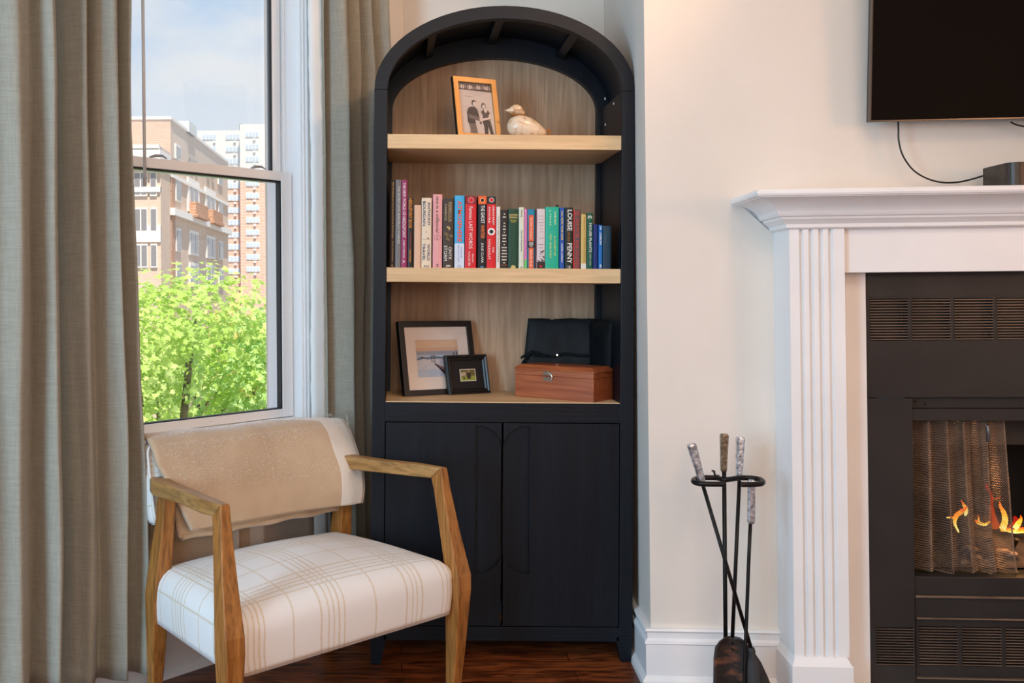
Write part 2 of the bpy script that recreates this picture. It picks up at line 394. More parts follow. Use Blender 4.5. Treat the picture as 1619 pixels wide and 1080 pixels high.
# long panel beside the chair: right edge swings right as it falls
def xa_right(zf):   # px of right edge against row
    py = 1080 - zf*1080*1.0
    return lerp_knots([(0,209),(200,207),(350,210),(420,213),(560,217),(700,224),(900,228),(1080,226)], max(0, py))
zb = Wp(150, 1078, YC).z; ztop = CZ-.02
def pz(zf): return zb + (ztop-zb)*zf
def py_of(z, x=140): # row of a height near this curtain
    return 465 - (z-1.215)/2.72*1500
def xA(t, zf):
    py = py_of(pz(zf)); r = lerp_knots([(-400,206),(0,209),(200,207),(350,210),(420,213),(560,217),(700,224),(900,228),(1100,226)], py)
    l = lerp_knots([(-400,98),(1100,101)], py)
    px = l + (r-l)*t
    return Wp(px, 465, YC).x
def fA(t, zf):
    s = .05*math.sin(zf*3+1)
    return bump_sum(t, [(.0,.07,-1.6),(.22,.12,.9),(.40+s,.06,-.7),(.60+s*.5,.13,1.1),(.80-.08*(1-zf),.045,-.8),(.90,.06,.9),(1.02,.04,-.9)]) + .15*math.sin(t*30+zf*2)
curtain('curtain', 'long grey linen curtain panel nearest the window glass, behind the armchair', xA, zb, ztop, fA, YC, .056, seed=1.3)
def xB(t, zf):
    py = py_of(pz(zf)); l, r = -210, lerp_knots([(-400,82),(1100,87)], py)
    return Wp(l + (r-l)*t, 465, YC-.035).x
def fB(t, zf):
    s = .02*math.sin(zf*4)
    return bump_sum(t, [(.1,.08,1),(.25,.06,-1),(.42,.08,1.),(.56,.04,-1),(.74+s,.075,1.2),(.87+s,.02,-.5),(.95,.05,1.1),(1.03,.02,.6)]) + .12*math.sin(t*34-zf*3)
zb2 = Wp(60, 1082, YC-.035).z
curtain('curtain', 'grey linen curtain panel farthest left, away from the window glass', xB, zb2-.01, ztop, fB, YC-.035, .058, nx=320, seed=5.1)
# panel between window and bookcase
zb3 = .06
def pyR(z): return 465 - (z-1.215)/3.4*1500
def xR(t, zf):
    z = zb3 + (ztop-zb3)*zf; py = pyR(z)
    l = lerp_knots([(-300,508),(1080,515)], py); r = lerp_knots([(-300,606),(0,610),(90,614),(300,604),(600,594),(1080,592)], py)
    return Wp(l + (r-l)*t, 465, -.09).x
def fR(t, zf):
    z = 1-zf
    c = lerp_knots([(0,.18),(.35,.24),(.55,.32),(1,.36)], z)
    return bump_sum(t, [(.0,.03,.4),(.07,.035,-1.3),(c,.11,1.5),(c+.2,.035,-.7),(c+.31,.05,.5),(c+.40,.025,-.5),(c+.50,.07,.7),(c+.62,.03,-.5),(.98,.06,.6)])
curtain('curtain', 'grey linen curtain panel hanging between the window and the black bookcase', xR, zb3, ztop, fR, -.09, .044, seed=8.8)
# its white lining turned towards the glass
bm = bmesh.new(); rows = []
xe = Wp(511, 465, -.09).x; xe0 = Wp(497, 465, -.09).x
for j in range(81):
    z = zb3 + (ztop-zb3)*j/80; w = .0022*math.sin(z*70) + .002*math.sin(z*33+1)
    wv = .004*math.sin(z*5)
    rows.append([bm.verts.new((xe0 + w*.6 + wv, -.072, z)), bm.verts.new((xe0+.010+wv, -.082, z)), bm.verts.new(((xe+xe0)/2+wv, -.086, z)), bm.verts.new((xe-.004, -.09 + w, z)), bm.verts.new((xe+.006, -.092, z))])
for a, b in zip(rows, rows[1:]):
    for i in range(4): bm.faces.new((a[i], a[i+1], b[i+1], b[i]))
lin_o = finish('lining', bm, LINING, None, smooth=True, solid=.002)
cur3 = [o for o in bpy.data.objects if o.name.startswith('curtain') and 'between' in o.get('label','')][0]
lin_o.parent = cur3

# ------------------------------------------------------------------ arched bookcase
HW, HI, TH = .427, .384, .043
ZT, ZSP = 2.158, 1.880                    # top of the arch, springing line
ZS1, ZS2, ZS3 = 1.7345, 1.2975, .8600     # shelf tops
DEP = .38; BACK = .357
def ell(hw, h, n=28, x0=1):
    return [(hw*math.cos(PI*k/n), ZSP + h*math.sin(PI*k/n)) for k in range(n+1)]
cab = thing('bookcase', 'tall black bookcase with arched top, oak shelves and two lower doors', 'bookcase', MC)
HO = ZT-ZSP
def ring(bm, ow, oh, iw, ih, y0, y1, n=36, drop_o=0, drop_i=0):
    a = ell(ow, oh, n); b = ell(iw, ih, n)
    secs = []
    for (xa_, za_), (xb_, zb_) in zip(a, b): secs.append([(xa_, y0, za_), (xb_, y0, zb_), (xb_, y1, zb_), (xa_, y1, za_)])
    loft(bm, secs)
bm = bmesh.new(); ring(bm, HW, HO, HI, HO-TH, 0, .03); finish('arch_frame', bm, BLKX, cab, bevel=.0015)
bm = bmesh.new(); ring(bm, HW-.015, HO-.015, HI-.014, HO-TH-.048, .325, .3565); finish('back_arch', bm, BLK, cab)
bm = bmesh.new(); ring(bm, HW-.002, HO-.002, HW-.014, HO-.014, .03, DEP); finish('canopy', bm, BLK, cab)
for k in (-.62, -.04, .60):               # ribs under the canopy
    x = k*HI; h = (HO-TH)*math.sqrt(1-(x/HI)**2); z = ZSP + h
    sl_ = -(HO-TH)/HI * (x/HI)/max(.2, math.sqrt(1-(x/HI)**2)); tx, tz = Vector((1, 0, sl_)).normalized().x, Vector((1,0,sl_)).normalized().z
    w = .014
    bm = bmesh.new()
    prism(bm, [(x-tx*w, .03, z-tz*w), (x+tx*w, .03, z+tz*w), (x+tx*w-tz*.03, .03, z+tz*w+tx*.032), (x-tx*w-tz*.03, .03, z-tz*w+tx*.032)], (0, .297, 0))
    finish('rib', bm, BLK, cab)
for s in (-1, 1):
    x0, x1 = sorted((s*HW, s*HI)); y = .0
    bx('stile', (x0, x1, 0, .03, .10, ZSP), BLK, cab, bevel=.0015)
    bx('side_panel', (min(s*(HW-.002), s*HI), max(s*(HW-.002), s*HI), .03, DEP, .10, ZSP), BLK, cab)
    bx('back_stop', (min(s*HI, s*(HI-.014)), max(s*HI, s*(HI-.014)), .325, .357, ZS3, ZSP), BLK, cab)
    for y0, y1 in ((.0, .045), (.335, .38)):
        bm = bmesh.new(); zl = (FLOOR - .0) - (1.0693-1.07) + s*.405*LEAN + .0
        xo, xi = s*HW, s*(HW-.052); xb = s*(HW-.034)
        secs = [[(xo,y0,.0995),(xi,y0,.0995),(xi,y1,.0995),(xo,y1,.0995)], [(xo,y0,.085),(xi,y0,.085),(xi,y1,.085),(xo,y1,.085)], [(xo-s*.003,y0+.003,zl),(xb,y0+.003,zl),(xb,y1-.003,zl),(xo-s*.003,y1-.003,zl)]]
        loft(bm, secs); finish('foot', bm, BLK, cab, bevel=.001)
# back panel (arched)
bm = bmesh.new()
pts = [(-HW+.01, BACK, .1)] + [(x, BACK, z) for x, z in ell(HW-.01, HO-.01, 28)][::-1] + [(HW-.01, BACK, .1)]
prism(bm, pts, (0, .012, 0)); finish('back_panel', bm, OAKV, cab)
for z in (ZS1, ZS2):
    bx('shelf', (-HI+.001, HI-.001, .003, BACK-.001, z-.047, z), OAK, cab, bevel=.001)
bx('shelf', (-HI+.001, HI-.001, .004, BACK-.001, ZS3-.018, ZS3), OAK, cab, bevel=.001)
bx('top_rail', (-HI, HI, .0, .03, ZS3-.066, ZS3-.003), BLKX, cab, bevel=.001)
bx('bottom_rail', (-HI, HI, .0, .03, .083, .128), BLKX, cab, bevel=.001)
bx('cabinet_floor', (-HI, HI, .03, BACK, .11, .128), BLKX, cab)
for (px, py) in ((948, 156), (977, 164), (946, 197)):
    p = Cp(px, py, .25 if px < 960 else .12)
    xx = HI-.0005 if p.z < ZSP else HI*math.sqrt(max(0, 1-((p.z-ZSP)/(HO-TH))**2))
    bm = bmesh.new(); tube(bm, [(xx+.002, .25 if px < 960 else .12, p.z), (xx-.001, .25 if px < 960 else .12, p.z)], .0045, 8); finish('pin_hole_cap', bm, TRIM, cab)
# doors with a recessed lens-shaped pull
dz0, dz1 = .131, ZS3-.069
zh1 = Cp(770, 673, 0).z; zh0 = Cp(770, 908, 0).z; hwid = .0845
for s in (-1, 1):
    gap = .0035 if s < 0 else .004
    X0, X1 = s*gap, s*(HI-.003); xh = s*(gap+hwid); rz = .066
    d_ = thing('door', None, None) if False else None
    bm = bmesh.new()
    arc1 = [(X0 + (xh-X0)*math.sin(a), zh1 - rz + rz*math.sin(PI/2 - (PI/2 - a)) if False else zh1 - rz*(1-math.sin(a))) for a in [PI/2*k/10 for k in range(11)]]
    # curve from the meeting edge (low) up to the outer vertical edge (high)
    arc1 = [(X0 + (xh-X0)*(1-math.cos(a)), zh1 - rz + rz*math.sin(a)) for a in [PI/2*k/10 for k in range(11)]]
    arc0 = [(x, zh0 + (zh1 - z)) for x, z in arc1]
    outl = [(X0, dz1), (X1, dz1), (X1, dz0), (X0, dz0)] + arc0 + arc1[::-1]
    prism(bm, [(x, .001, z) for x, z in outl], (0, .013, 0))
    door = finish('door', bm, BLK, cab, bevel=.0008)
    bm = bmesh.new(); box(bm, min(X0, X1), max(X0, X1), .014, .026, dz0, dz1); finish('door_core', bm, BLK, door)
# things glimpsed through the gap between the doors
def book_colour(name, c): return plain(name, c, .45, 0, .4)

# ------------------------------------------------------------------ lettering
FCUR = {}
def letters(body, face, along, height, mat, parent, name='lettering', vertical=True, pos=(0,0,0), M=None, squash=True):
    """text laid on a surface facing local -Y. centred on pos; vertical = reads downwards along the spine"""
    cu = bpy.data.curves.new('t', 'FONT'); cu.body = body; cu.align_x = 'CENTER'; cu.align_y = 'CENTER'; cu.size = 1; cu.resolution_u = 2
    cu.extrude = .004; cu.offset = face; cu.space_line = .8
    to = bpy.data.objects.new('t', cu); coll(to); dg = bpy.context.evaluated_depsgraph_get()
    me = bpy.data.meshes.new_from_object(to.evaluated_get(dg)); bpy.data.objects.remove(to); bpy.data.curves.remove(cu)
    xs = [v.co.x for v in me.vertices]; ys = [v.co.y for v in me.vertices]
    if not xs: return None
    cx, cy = (min(xs)+max(xs))/2, (min(ys)+max(ys))/2; sx = along/(max(xs)-min(xs)); sy = height/(max(ys)-min(ys))
    for v in me.vertices:
        x, y, z = (v.co.x-cx)*sx, (v.co.y-cy)*sy, v.co.z*.06
        if vertical: v.co = (pos[0] + y, pos[1] - z, pos[2] - x)
        else: v.co = (pos[0] + x, pos[1] - z, pos[2] + y)
    me.materials.clear(); me.materials.append(mat); me.name = name
    o = bpy.data.objects.new(name, me); coll(o); o.parent = parent
    if M is not None: o.matrix_local = M
    return o
COLS = {}
def C(rgb, rough=.5):
    k = (rgb, rough)
    if k not in COLS: COLS[k] = plain('print_%02x%02x%02x' % rgb, rgb, rough, 0, .35)
    return COLS[k]
PAGES = noisy('book_pages', (226,214,190), (238,228,206), .9, 300, (1,1,.02))
# x0, x1, ytop, colour, depth, label, [ (text, z0frac, z1frac, height frac of width, x offset frac, colour, weight) ], [bands (z0,z1,colour)]
W_ = (235,230,222); GO = (214,172,98); NV = (28,44,92); BK = (20,20,22)
BOOKS = [
 (615,624.2,284.5,(40,24,18),.23,'tall dark brown hardback with gold spine lettering, first on the left', [('Miss Needlewomen from Kaestrid Great Quilt Designs   Tools of Commerce', .07,.97,.34,.1,GO,.0), ('Y',.01,.04,.4,0,GO,.0)], []),
 (624.4,633.6,284.2,(116,112,110),.23,'tall grey hardback with faint white lettering beside the magenta one', [('THE SECRET LIVES BARGELLO WORKER', .27,.93,.38,.1,(200,196,190),.0)], []),
 (633.8,643.3,284.5,(150,44,92),.23,'tall magenta book with white capitals down its spine', [('THE NEW WORLD OF NEEDLEPOINT', .34,.97,.5,0,W_,.0), ('LISBETH PERRONE', .11,.31,.3,0,W_,.0), ('A',.05,.09,.4,0,W_,0)], []),
 (643.9,652.6,312.5,(34,30,26),.17,'narrow black book with orange spine title, right of the magenta one', [('NEEDLEPOINT BOOK', .56,.99,.62,0,(226,140,40),.01), ('JO IPPOLITO', .28,.50,.34,0,(190,60,60),0), ('CHRISTENSEN', .08,.27,.34,0,(226,150,50),.01)], []),
 (654.2,665.4,324.3,(218,176,146),.14,'short peach clothbound book with a blank spine', [], []),
 (666,682,312.8,(226,206,178),.17,'cream hardback with navy capitals printed in two lines', [('ANTHONY', .60,.94,.26,.22,NV,.01), ('BOURDAIN', .60,.95,.26,-.24,NV,.01), ('WORLD', .10,.34,.26,.2,NV,.01), ('TRAVEL', .10,.35,.26,-.26,NV,.01), ('ECCO',.01,.035,.5,0,NV,0)], [('ill',.40,.56)]),
 (683.8,698.8,307.2,(226,158,156),.16,'pale pink hardback with black lower-case spine title', [('one in a millennial', .48,.97,.36,0,(52,28,34),.0), ('Kate Kennedy', .10,.36,.3,0,(240,190,186),0), ('H',.02,.05,.35,0,BK,.01)], [('rings',.37,.46)]),
 (700,717,313.2,(64,52,42),.17,'dark brown hardback with a gold ornament on its spine', [('REBECCA', .66,.94,.2,.2,(196,172,130),0), ('YARROS', .68,.92,.2,-.26,(196,172,130),0), ('ONYX', .12,.30,.3,.18,W_,.0), ('STORM', .10,.32,.3,-.25,W_,.0), ('R',.01,.04,.4,0,W_,0)], [('orn',.38,.62)]),
 (718.2,734,309.3,(62,168,216),.16,'sky-blue hardback with large orange capitals on its spine', [('ATMOSPHERE', .36,.93,.44,0,(232,88,42),.02), ('TAYLOR', .14,.30,.16,.2,(40,96,170),.0), ('JENKINS REID', .08,.32,.16,-.1,(40,96,170),.0), ('O',.01,.04,.4,0,(40,96,170),0)], [(0,.34,(206,214,226))]),
 (735,752.8,309.6,(206,30,42),.17,'thick red hardback with a darker red top and script lettering', [('Famous LAST WORDS', .27,.85,.32,.0,W_,.0), ('GILLIAN', .08,.20,.14,.2,W_,0), ('McALLISTER', .03,.23,.17,-.12,W_,0)], [(.89,1,(132,26,36)),('dot',.94,(200,120,120))]),
 (755.2,768.8,309.8,(24,24,27),.16,'black hardback with an orange block at the spine top', [('THE GHOST', .62,.87,.44,.05,W_,.01), ('WRITER', .41,.60,.44,.05,(232,120,60),.01), ('JULIE CLARK', .07,.35,.34,.0,W_,0), ('o',.01,.03,.35,0,(80,180,220),.02)], [(.885,1,(228,92,36)),('dot',.94,(250,180,120))]),
 (769.2,783.8,310.6,(212,32,38),.16,'red hardback with a black top and a round white emblem', [('GRAHAM', .61,.87,.2,.22,W_,.01), ('MOORE', .63,.85,.2,-.24,W_,.01), ('THE', .22,.30,.18,.22,W_,.01), ('HOLDOUT', .12,.40,.22,-.22,W_,.01)], [(.895,1,(26,24,26)),('dot',.95,(190,190,190)),('disc',.51,(240,240,236))]),
 (784.2,790.8,326.8,(222,214,204),.15,'slim cream book squeezed beside the black-topped red one', [('TOOTHED DAUGHTERS', .1,.85,.36,0,(120,110,100),0)], []),
 (791,803,331.8,(40,34,30),.16,'brown-black book with small centred lines of lettering', [], [('lines',.0)]),
 (803.4,819.4,330.2,(22,66,46),.17,'wide dark green clothbound book with gold rules near the top', [], [('gold',.0)]),
 (819.9,828.4,327.6,(212,216,196),.16,'pale green-white hardback with thin dark spine lettering', [('Seating', .84,.96,.34,0,(60,60,56),0), ('Hannah Rosenberg', .28,.62,.34,0,(60,60,56),0), ('v',.01,.03,.4,0,BK,.02)], []),
 (828.7,833.2,330.4,(222,134,186),.15,'very slim pink paperback with a green foot', [('for she said a novel of family', .2,.95,.4,0,(170,80,130),0)], [(0,.15,(110,196,110))]),
 (833.6,845.4,330.7,(24,128,160),.16,'teal-blue book with an orange panel on its spine', [('THE SONG OF ACHILLES', .49,.87,.28,0,W_,.0), ('MADELINE MILLER', .03,.32,.28,0,W_,0)], [('panel',0,.90,(226,92,44)),('badge',.35,.46,(40,36,40))]),
 (845.8,848.2,331,(96,30,44),.14,'thin maroon booklet pressed between the teal and white books', [], []),
 (848.4,861.6,330.2,(214,202,204),.15,'white paperback whose spine turns black towards a red dot', [], [('novel',.0)]),
 (862.2,883.4,327.2,(24,170,140),.17,'thickest book, bright sea green with two-line lettering', [('SARAH', .72,.93,.14,.22,(226,236,190),.0), ('J. MAAS', .70,.95,.14,-.16,(226,236,190),.0), ('A COURT OF', .21,.53,.13,.2,(232,220,110),.0), ('MIST AND FURY', .17,.56,.13,-.12,(232,220,110),.0)], []),
 (884.4,892.4,328.4,(24,78,160),.14,'royal blue paperback with yellow spine title', [('CALL ME BY YOUR NAME', .47,.95,.38,0,(236,206,60),.01), ('ANDRE ACIMAN', .11,.42,.36,0,W_,.01)], []),
 (893.2,905.8,328,(26,38,34),.17,'black-green hardback with very large white capitals', [('LOUISE', .62,.96,.6,.08,W_,.015), ('PENNY', .09,.42,.6,.08,W_,.015), ('A WORLD OF CURIOSITIES', .45,.6,.26,-.05,(190,120,60),0), ('M',.01,.05,.5,0,(190,190,190),.02)], []),
 (906.2,917.4,331.2,(82,76,78),.16,'grey book crossed by fine red stripes, with a red hinge', [('DARK MATTER', .52,.86,.5,.1,(206,60,48),.0), ('BLAKE CROUCH', .13,.48,.5,.1,(206,60,48),.0), ('O',.0,.04,.6,.1,(220,60,48),0)], [('redge',0,0)]),
 (918.2,926.8,338.8,(208,176,106),.13,'mustard yellow paperback next to the dark green one', [('Diana Henry in The Fool Alchemist', .12,.95,.34,.1,(150,120,60),0)], [(0,.1,(222,220,210))]),
 (927.2,937.2,337,(20,86,66),.14,'dark green book with a leaf emblem and white capitals', [('HOUSE PLANTS', .30,.82,.42,.1,W_,.015), ('DARRYL CHENG', .07,.27,.2,.1,W_,0)], [('leaf',.9,(226,226,206))]),
 (937.6,945.4,354.6,(22,40,110),.12,'short navy blue book with a blank spine', [], []),
 (946.3,952.6,355.8,(30,110,186),.12,'small bright blue guidebook with white title', [('LISBON', .56,.82,.5,0,W_,.02), ('m',.9,.97,.4,0,W_,.02), ('E',.03,.1,.4,0,W_,.02)], []),
 (953.2,966.5,357.2,(16,54,74),.12,'short dark teal book at the right end of the row', [('Lisbon', .6,.8,.3,-.2,(70,110,130),0)], []),
]
def disc(bm, x, y, z, r, n=16, mi=0, ry=None, th=.0006):
    prism(bm, [(x + r*math.cos(2*PI*k/n), y, z + (ry or r)*math.sin(2*PI*k/n)) for k in range(n)], (0, th, 0), mi)
YB = .030
for (x0, x1, yt, col, dep, lab, txt, extra) in BOOKS:
    pa, pb = Cp(x0, 420, YB), Cp(x1, 420, YB); h = Cp((x0+x1)/2, yt, YB).z - ZS2; w = pb.x - pa.x - .0006; xc = (pa.x+pb.x)/2
    M = MC @ Matrix.Translation((xc, YB, ZS2))
    bm = bmesh.new(); hw_ = w/2; cv = min(.0025, w*.2)
    t_ = min(.0025, w*.16)
    # cover: rounded spine plus two boards
    secs = []
    sp = [(-hw_, t_*1.6), (-hw_, cv), (-hw_*.82, cv*.35), (-hw_*.4, 0), (hw_*.4, 0), (hw_*.82, cv*.35), (hw_, cv), (hw_, t_*1.6)]
    prism(bm, [(x, y, 0) for x, y in sp], (0, 0, h))
    box(bm, -hw_, -hw_+t_, t_*1.6, dep, 0, h); box(bm, hw_-t_, hw_, t_*1.6, dep, 0, h)
    b_ = finish('book', bm, C(col, .42), None, M=M); tag(b_, lab, 'book', 'books on the middle shelf')
    bx('page_block', (-hw_+t_+.0001, hw_-t_-.0001, t_*1.6, dep-.004, .003, h-.004), PAGES, b_)
    ys = -.0003
    for e_ in extra:
        if e_[0] == 'dot':
            bm = bmesh.new(); disc(bm, 0, ys-.0006, e_[1]*h, w*.28); disc(bm, 0, ys-.0009, e_[1]*h, w*.2, mi=1); finish('emblem', bm, [C(e_[2]), C(col)], b_)
        elif e_[0] == 'disc':
            bm = bmesh.new(); disc(bm, 0, ys-.0006, e_[1]*h, w*.40); disc(bm, 0, ys-.0009, e_[1]*h, w*.24, mi=1, n=8); finish('emblem', bm, [C(e_[2]), C((40,36,36))], b_)
        elif e_[0] == 'lines':
            bm = bmesh.new(); z = .93
            for k in range(17):
                ww = [.2,.5,0,.2,.35,.45,.2,.6,.5,.6,.2,.8,.7,.8,.8,.7,.3][k]*w*.45
                if ww: box(bm, -ww, ww, ys-.0005, ys, h*z-.0022, h*z+.0014)
                z -= .052
            finish('lettering', bm, C((210,200,184)), b_)
            bm = bmesh.new(); box(bm, -w*.47, w*.47, ys-.0004, ys, h*.245, h*.25); finish('spine_band', bm, C((190,90,40)), b_); bm = bmesh.new(); box(bm, -w*.47, w*.47, ys-.0004, ys, h*.055, h*.06); finish('spine_band', bm, C((190,90,40)), b_)
        elif e_[0] == 'gold':
            bm = bmesh.new()
            for z in (.905, .895, .855, .845):
                box(bm, -w*.47, w*.47, ys-.0004, ys, h*z-.0006, h*z+.0006)
            finish('spine_band', bm, C((196,180,110)), b_)
            bm = bmesh.new(); disc(bm, 0, ys-.0004, .015*h, w*.25, 12); finish('emblem', bm, C((196,180,110)), b_)
            letters('BALLISTI', .0, w*.8, .005, C((196,180,110)), b_, vertical=False, pos=(0, ys, h*.875))
            letters('Alice Feeney\nof Names', .0, w*.66, .010, C((206,190,90)), b_, vertical=False, pos=(0, ys, h*.795))
        elif e_[0] == 'panel':
            bm = bmesh.new(); box(bm, -w*.32, w*.32, ys-.0005, ys, h*e_[1], h*e_[2]); finish('spine_panel', bm, C(e_[3]), b_)
        elif e_[0] == 'badge':
            bm = bmesh.new(); box(bm, -w*.46, w*.46, ys-.0011, ys-.0002, h*e_[1], h*e_[2]); finish('spine_badge', bm, C(e_[3]), b_)
            letters('WINNER\nORANGE\nPRIZE', .01, w*.6, h*.08, C(W_), b_, vertical=False, pos=(0, ys-.0011, h*(e_[1]+e_[2])/2))
        elif e_[0] == 'novel':
            bm = bmesh.new(); box(bm, -w*.47, w*.47, ys-.0004, ys, 0, h*.12); disc(bm, 0, ys-.0006, h*.04, w*.13, mi=1)
            for k in range(26): 
                x = random.uniform(-.46,.46)*w; z = h*(.12+random.random()**1.5*.18); box(bm, max(-w*.47,x-.002), min(w*.47,x+.002), ys-.0004, ys, z, z+.0022, 0)
            finish('spine_picture', bm, [C((48,38,40)), C((210,40,40))], b_)
            for k, tx_ in enumerate(['Letters', 'to the', 'Chameleon', 'Said', 'Here', 'Girl', '', 'A Novel', '', 'FRANCESCA', 'ROSE']):
                if tx_: letters(tx_, 0, w*(.35 if len(tx_) < 6 else .62), .0032, C((150,90,80) if k < 6 else (50,40,40)), b_, vertical=False, pos=(0, ys, h*(.88-k*.053)))
        elif e_[0] == 'redge':
            bm = bmesh.new(); box(bm, -w*.5, -w*.36, ys-.0005, .001, 0, h); 
            for z in range(6): box(bm, -w*.28, w*.42, ys-.0004, ys, h*(.9+.014*z), h*(.9+.014*z)+.0008); box(bm, -w*.28, w*.42, ys-.0004, ys, h*(.05+.014*z), h*(.05+.014*z)+.0008)
            finish('red_hinge', bm, C((214,46,40)), b_)
        elif e_[0] == 'leaf':
            bm = bmesh.new()
            for k in range(7):
                a = PI*(k/6); disc(bm, math.cos(a)*w*.26, ys-.0004, h*.915+math.sin(a)*w*.3, w*.11, 8)
            box(bm, -.0005, .0005, ys-.0004, ys, h*.89, h*.93); finish('emblem', bm, C(e_[2]), b_)
        elif e_[0] == 'orn':
            bm = bmesh.new(); random.seed(3)
            for k in range(7):
                x = random.uniform(-.3,.3)*w; z = h*random.uniform(.40,.52); pts = [(x + .0042*math.cos(j*.7+k)*(1-j/11), ys-.0004, z + .006*math.sin(j*.7+k)*(1-j/11)) for j in range(10)]
                tube(bm, pts, .0004, 4)
            disc(bm, -.002, ys-.0004, h*.585, .004, 7, ry=.003); disc(bm, .003, ys-.0004, h*.565, .003, 6, ry=.006)
            box(bm, w*.02, w*.05, ys-.0004, ys, h*.66, h*.94)
            finish('gold_ornament', bm, C((206,180,120)), b_)
        elif e_[0] == 'ill':
            bm = bmesh.new(); tube(bm, [(-w*.35, ys, h*.41), (-w*.1, ys, h*.40), (w*.1, ys, h*.415), (w*.38, ys, h*.405)], .0006, 4); disc(bm, w*.15, ys-.0004, h*.425, .0035, 8, ry=.002); box(bm, -.0006, .0006, ys-.0004, ys, h*.49, h*.53); finish('spine_drawing', bm, C((110,90,70)), b_)
        elif e_[0] == 'rings':
            bm = bmesh.new()
            for sx in (-1, 1): tube(bm, [(sx*w*.12 + w*.22*math.cos(a*PI/6)*.9, ys, h*.415 + w*.28*math.sin(a*PI/6)) for a in range(13)], .0005, 4, caps=False)
            finish('spine_drawing', bm, C((150,90,96)), b_)
        else:
            bm = bmesh.new(); box(bm, -w*.49, w*.49, ys-.0005, .0012, h*e_[0], h*e_[1]); finish('spine_band', bm, C(e_[2], .42), b_)
    for (tx, z0, z1, fr, off, tc_, wt) in txt:
        lay = -.0008 if extra else -.0004
        letters(tx, wt, (z1-z0)*h, fr*w, C(tc_), b_, pos=(off*w, lay, (z0+z1)/2*h))
random.seed(11)
# bookmark sticking up behind the blue paperback
p = Cp(888.5, 318.8, YB+.03)
bm = bmesh.new(); box(bm, -.0058, .0058, 0, .0009, 0, p.z - ZS2)
o = finish('bookmark', bm, C((60,54,48)), None, M=MC @ Matrix.Translation((p.x+.0035, .176, ZS2))); tag(o, 'dark bookmark standing up behind the royal blue paperback', 'bookmark')

# ------------------------------------------------------------------ framed pictures (local: x right, z up, -y outwards)
def lean_M(x, y, z, yaw, lean, lift=0.0): return MC @ Matrix.Translation((x, y, z+lift)) @ Matrix.Rotation(yaw, 4, 'Z') @ Matrix.Rotation(-lean, 4, 'X')
def moulding(bm, w, h, prof):
    """prof: list of (inset from the outer edge, y). closed loop swept round a rectangle whose base is z=0"""
    secs = []
    for sx, sz in ((-1,0),(1,0),(1,1),(-1,1)):
        secs.append([(sx*(w/2-i), y, (h-i) if sz else i) for i, y in prof])
    secs.append(secs[0])
    rows = [[bm.verts.new(p) for p in s] for s in secs[:4]]; rows.append(rows[0]); n = len(prof)
    for a, b in zip(rows, rows[1:]):
        for k in range(n): bm.faces.new((a[k], a[(k+1)%n], b[(k+1)%n], b[k]))
def picture_frame(label, M, w, h, prof, fm, back_y, strut=True):
    r = thing('picture_frame', label, 'picture frame', M, 'framed pictures on the shelves')
    bm = bmesh.new(); moulding(bm, w, h, prof); finish('frame', bm, fm, r, bevel=.0008)
    bx('backing', (-w/2+.004, w/2-.004, back_y, back_y+.003, .004, h-.004), C((24,23,22)), r)
    return r
GOLD = noisy('brushed_gold', (180,128,66), (204,156,96), .42, 14, (1,1,.3), metal=.25, spec=.4)
BLKFR = plain('black_satin_frame', (22,21,23), .35, 0, .5)
# gold frame with a black-and-white couple portrait
gw, gh = .160, .222
fr1 = picture_frame('small gold frame with a sepia photograph of a couple, on the top shelf', lean_M(-.072, .080, ZS1, .351, .235), gw, gh, [(0,0),(.018,0),(.018,.008),(.014,.016),(0,.016)], GOLD, .012)
bm = bmesh.new(); moulding(bm, gw+.0004, gh+.0004, [(-.0003,.004),(.0,.0045),(.002,.018),(-.0003,.018)]); finish('frame_side', bm, BLKFR, fr1)
def poly(bm, pts, y, mi, th=.0004): prism(bm, [(x, y-th, z) for x, z in pts], (0, th, 0), mi)
bm = bmesh.new(); iw, ih = gw-.036, gh-.036
Q = lambda u, v: (-iw/2 + u*iw, .018 + v*ih)
poly(bm, [Q(0,0),Q(1,0),Q(1,1),Q(0,1)], .0075, 0)
poly(bm, [Q(0,.86),Q(1,.84),Q(1,1),Q(0,1)], .0070, 1)
for k in range(16):
    u = .02 + k*.06; v = .875 + .02*random.random(); poly(bm, [Q(u,v),Q(u+.035+.02*random.random(),v),Q(u+.04,v+.05+.05*random.random()),Q(u,v+.06)], .0066, [2,5,0,2][k%4])
for k in range(26):
    v = .4+.42*random.random(); u = random.random()*.7; poly(bm, [Q(u,v),Q(u+.25,v),Q(u+.25,v+.006),Q(u,v+.006)], .0070, 6)
# man
poly(bm, [Q(.25,0),Q(.26,.10),Q(.20,.27),Q(.24,.27),Q(.42,.27),Q(.47,.05),Q(.46,0)], .0068, 3)
poly(bm, [Q(.20,.22),Q(.20,.42),Q(.25,.50),Q(.33,.53),Q(.45,.53),Q(.52,.47),Q(.55,.38),Q(.56,.30),Q(.50,.27),Q(.40,.33),Q(.44,.22),Q(.30,.20)], .0064, 4)
poly(bm, [Q(.22,.38),Q(.26,.30),Q(.55,.26),Q(.60,.29),Q(.56,.33),Q(.32,.37)], .0060, 3)
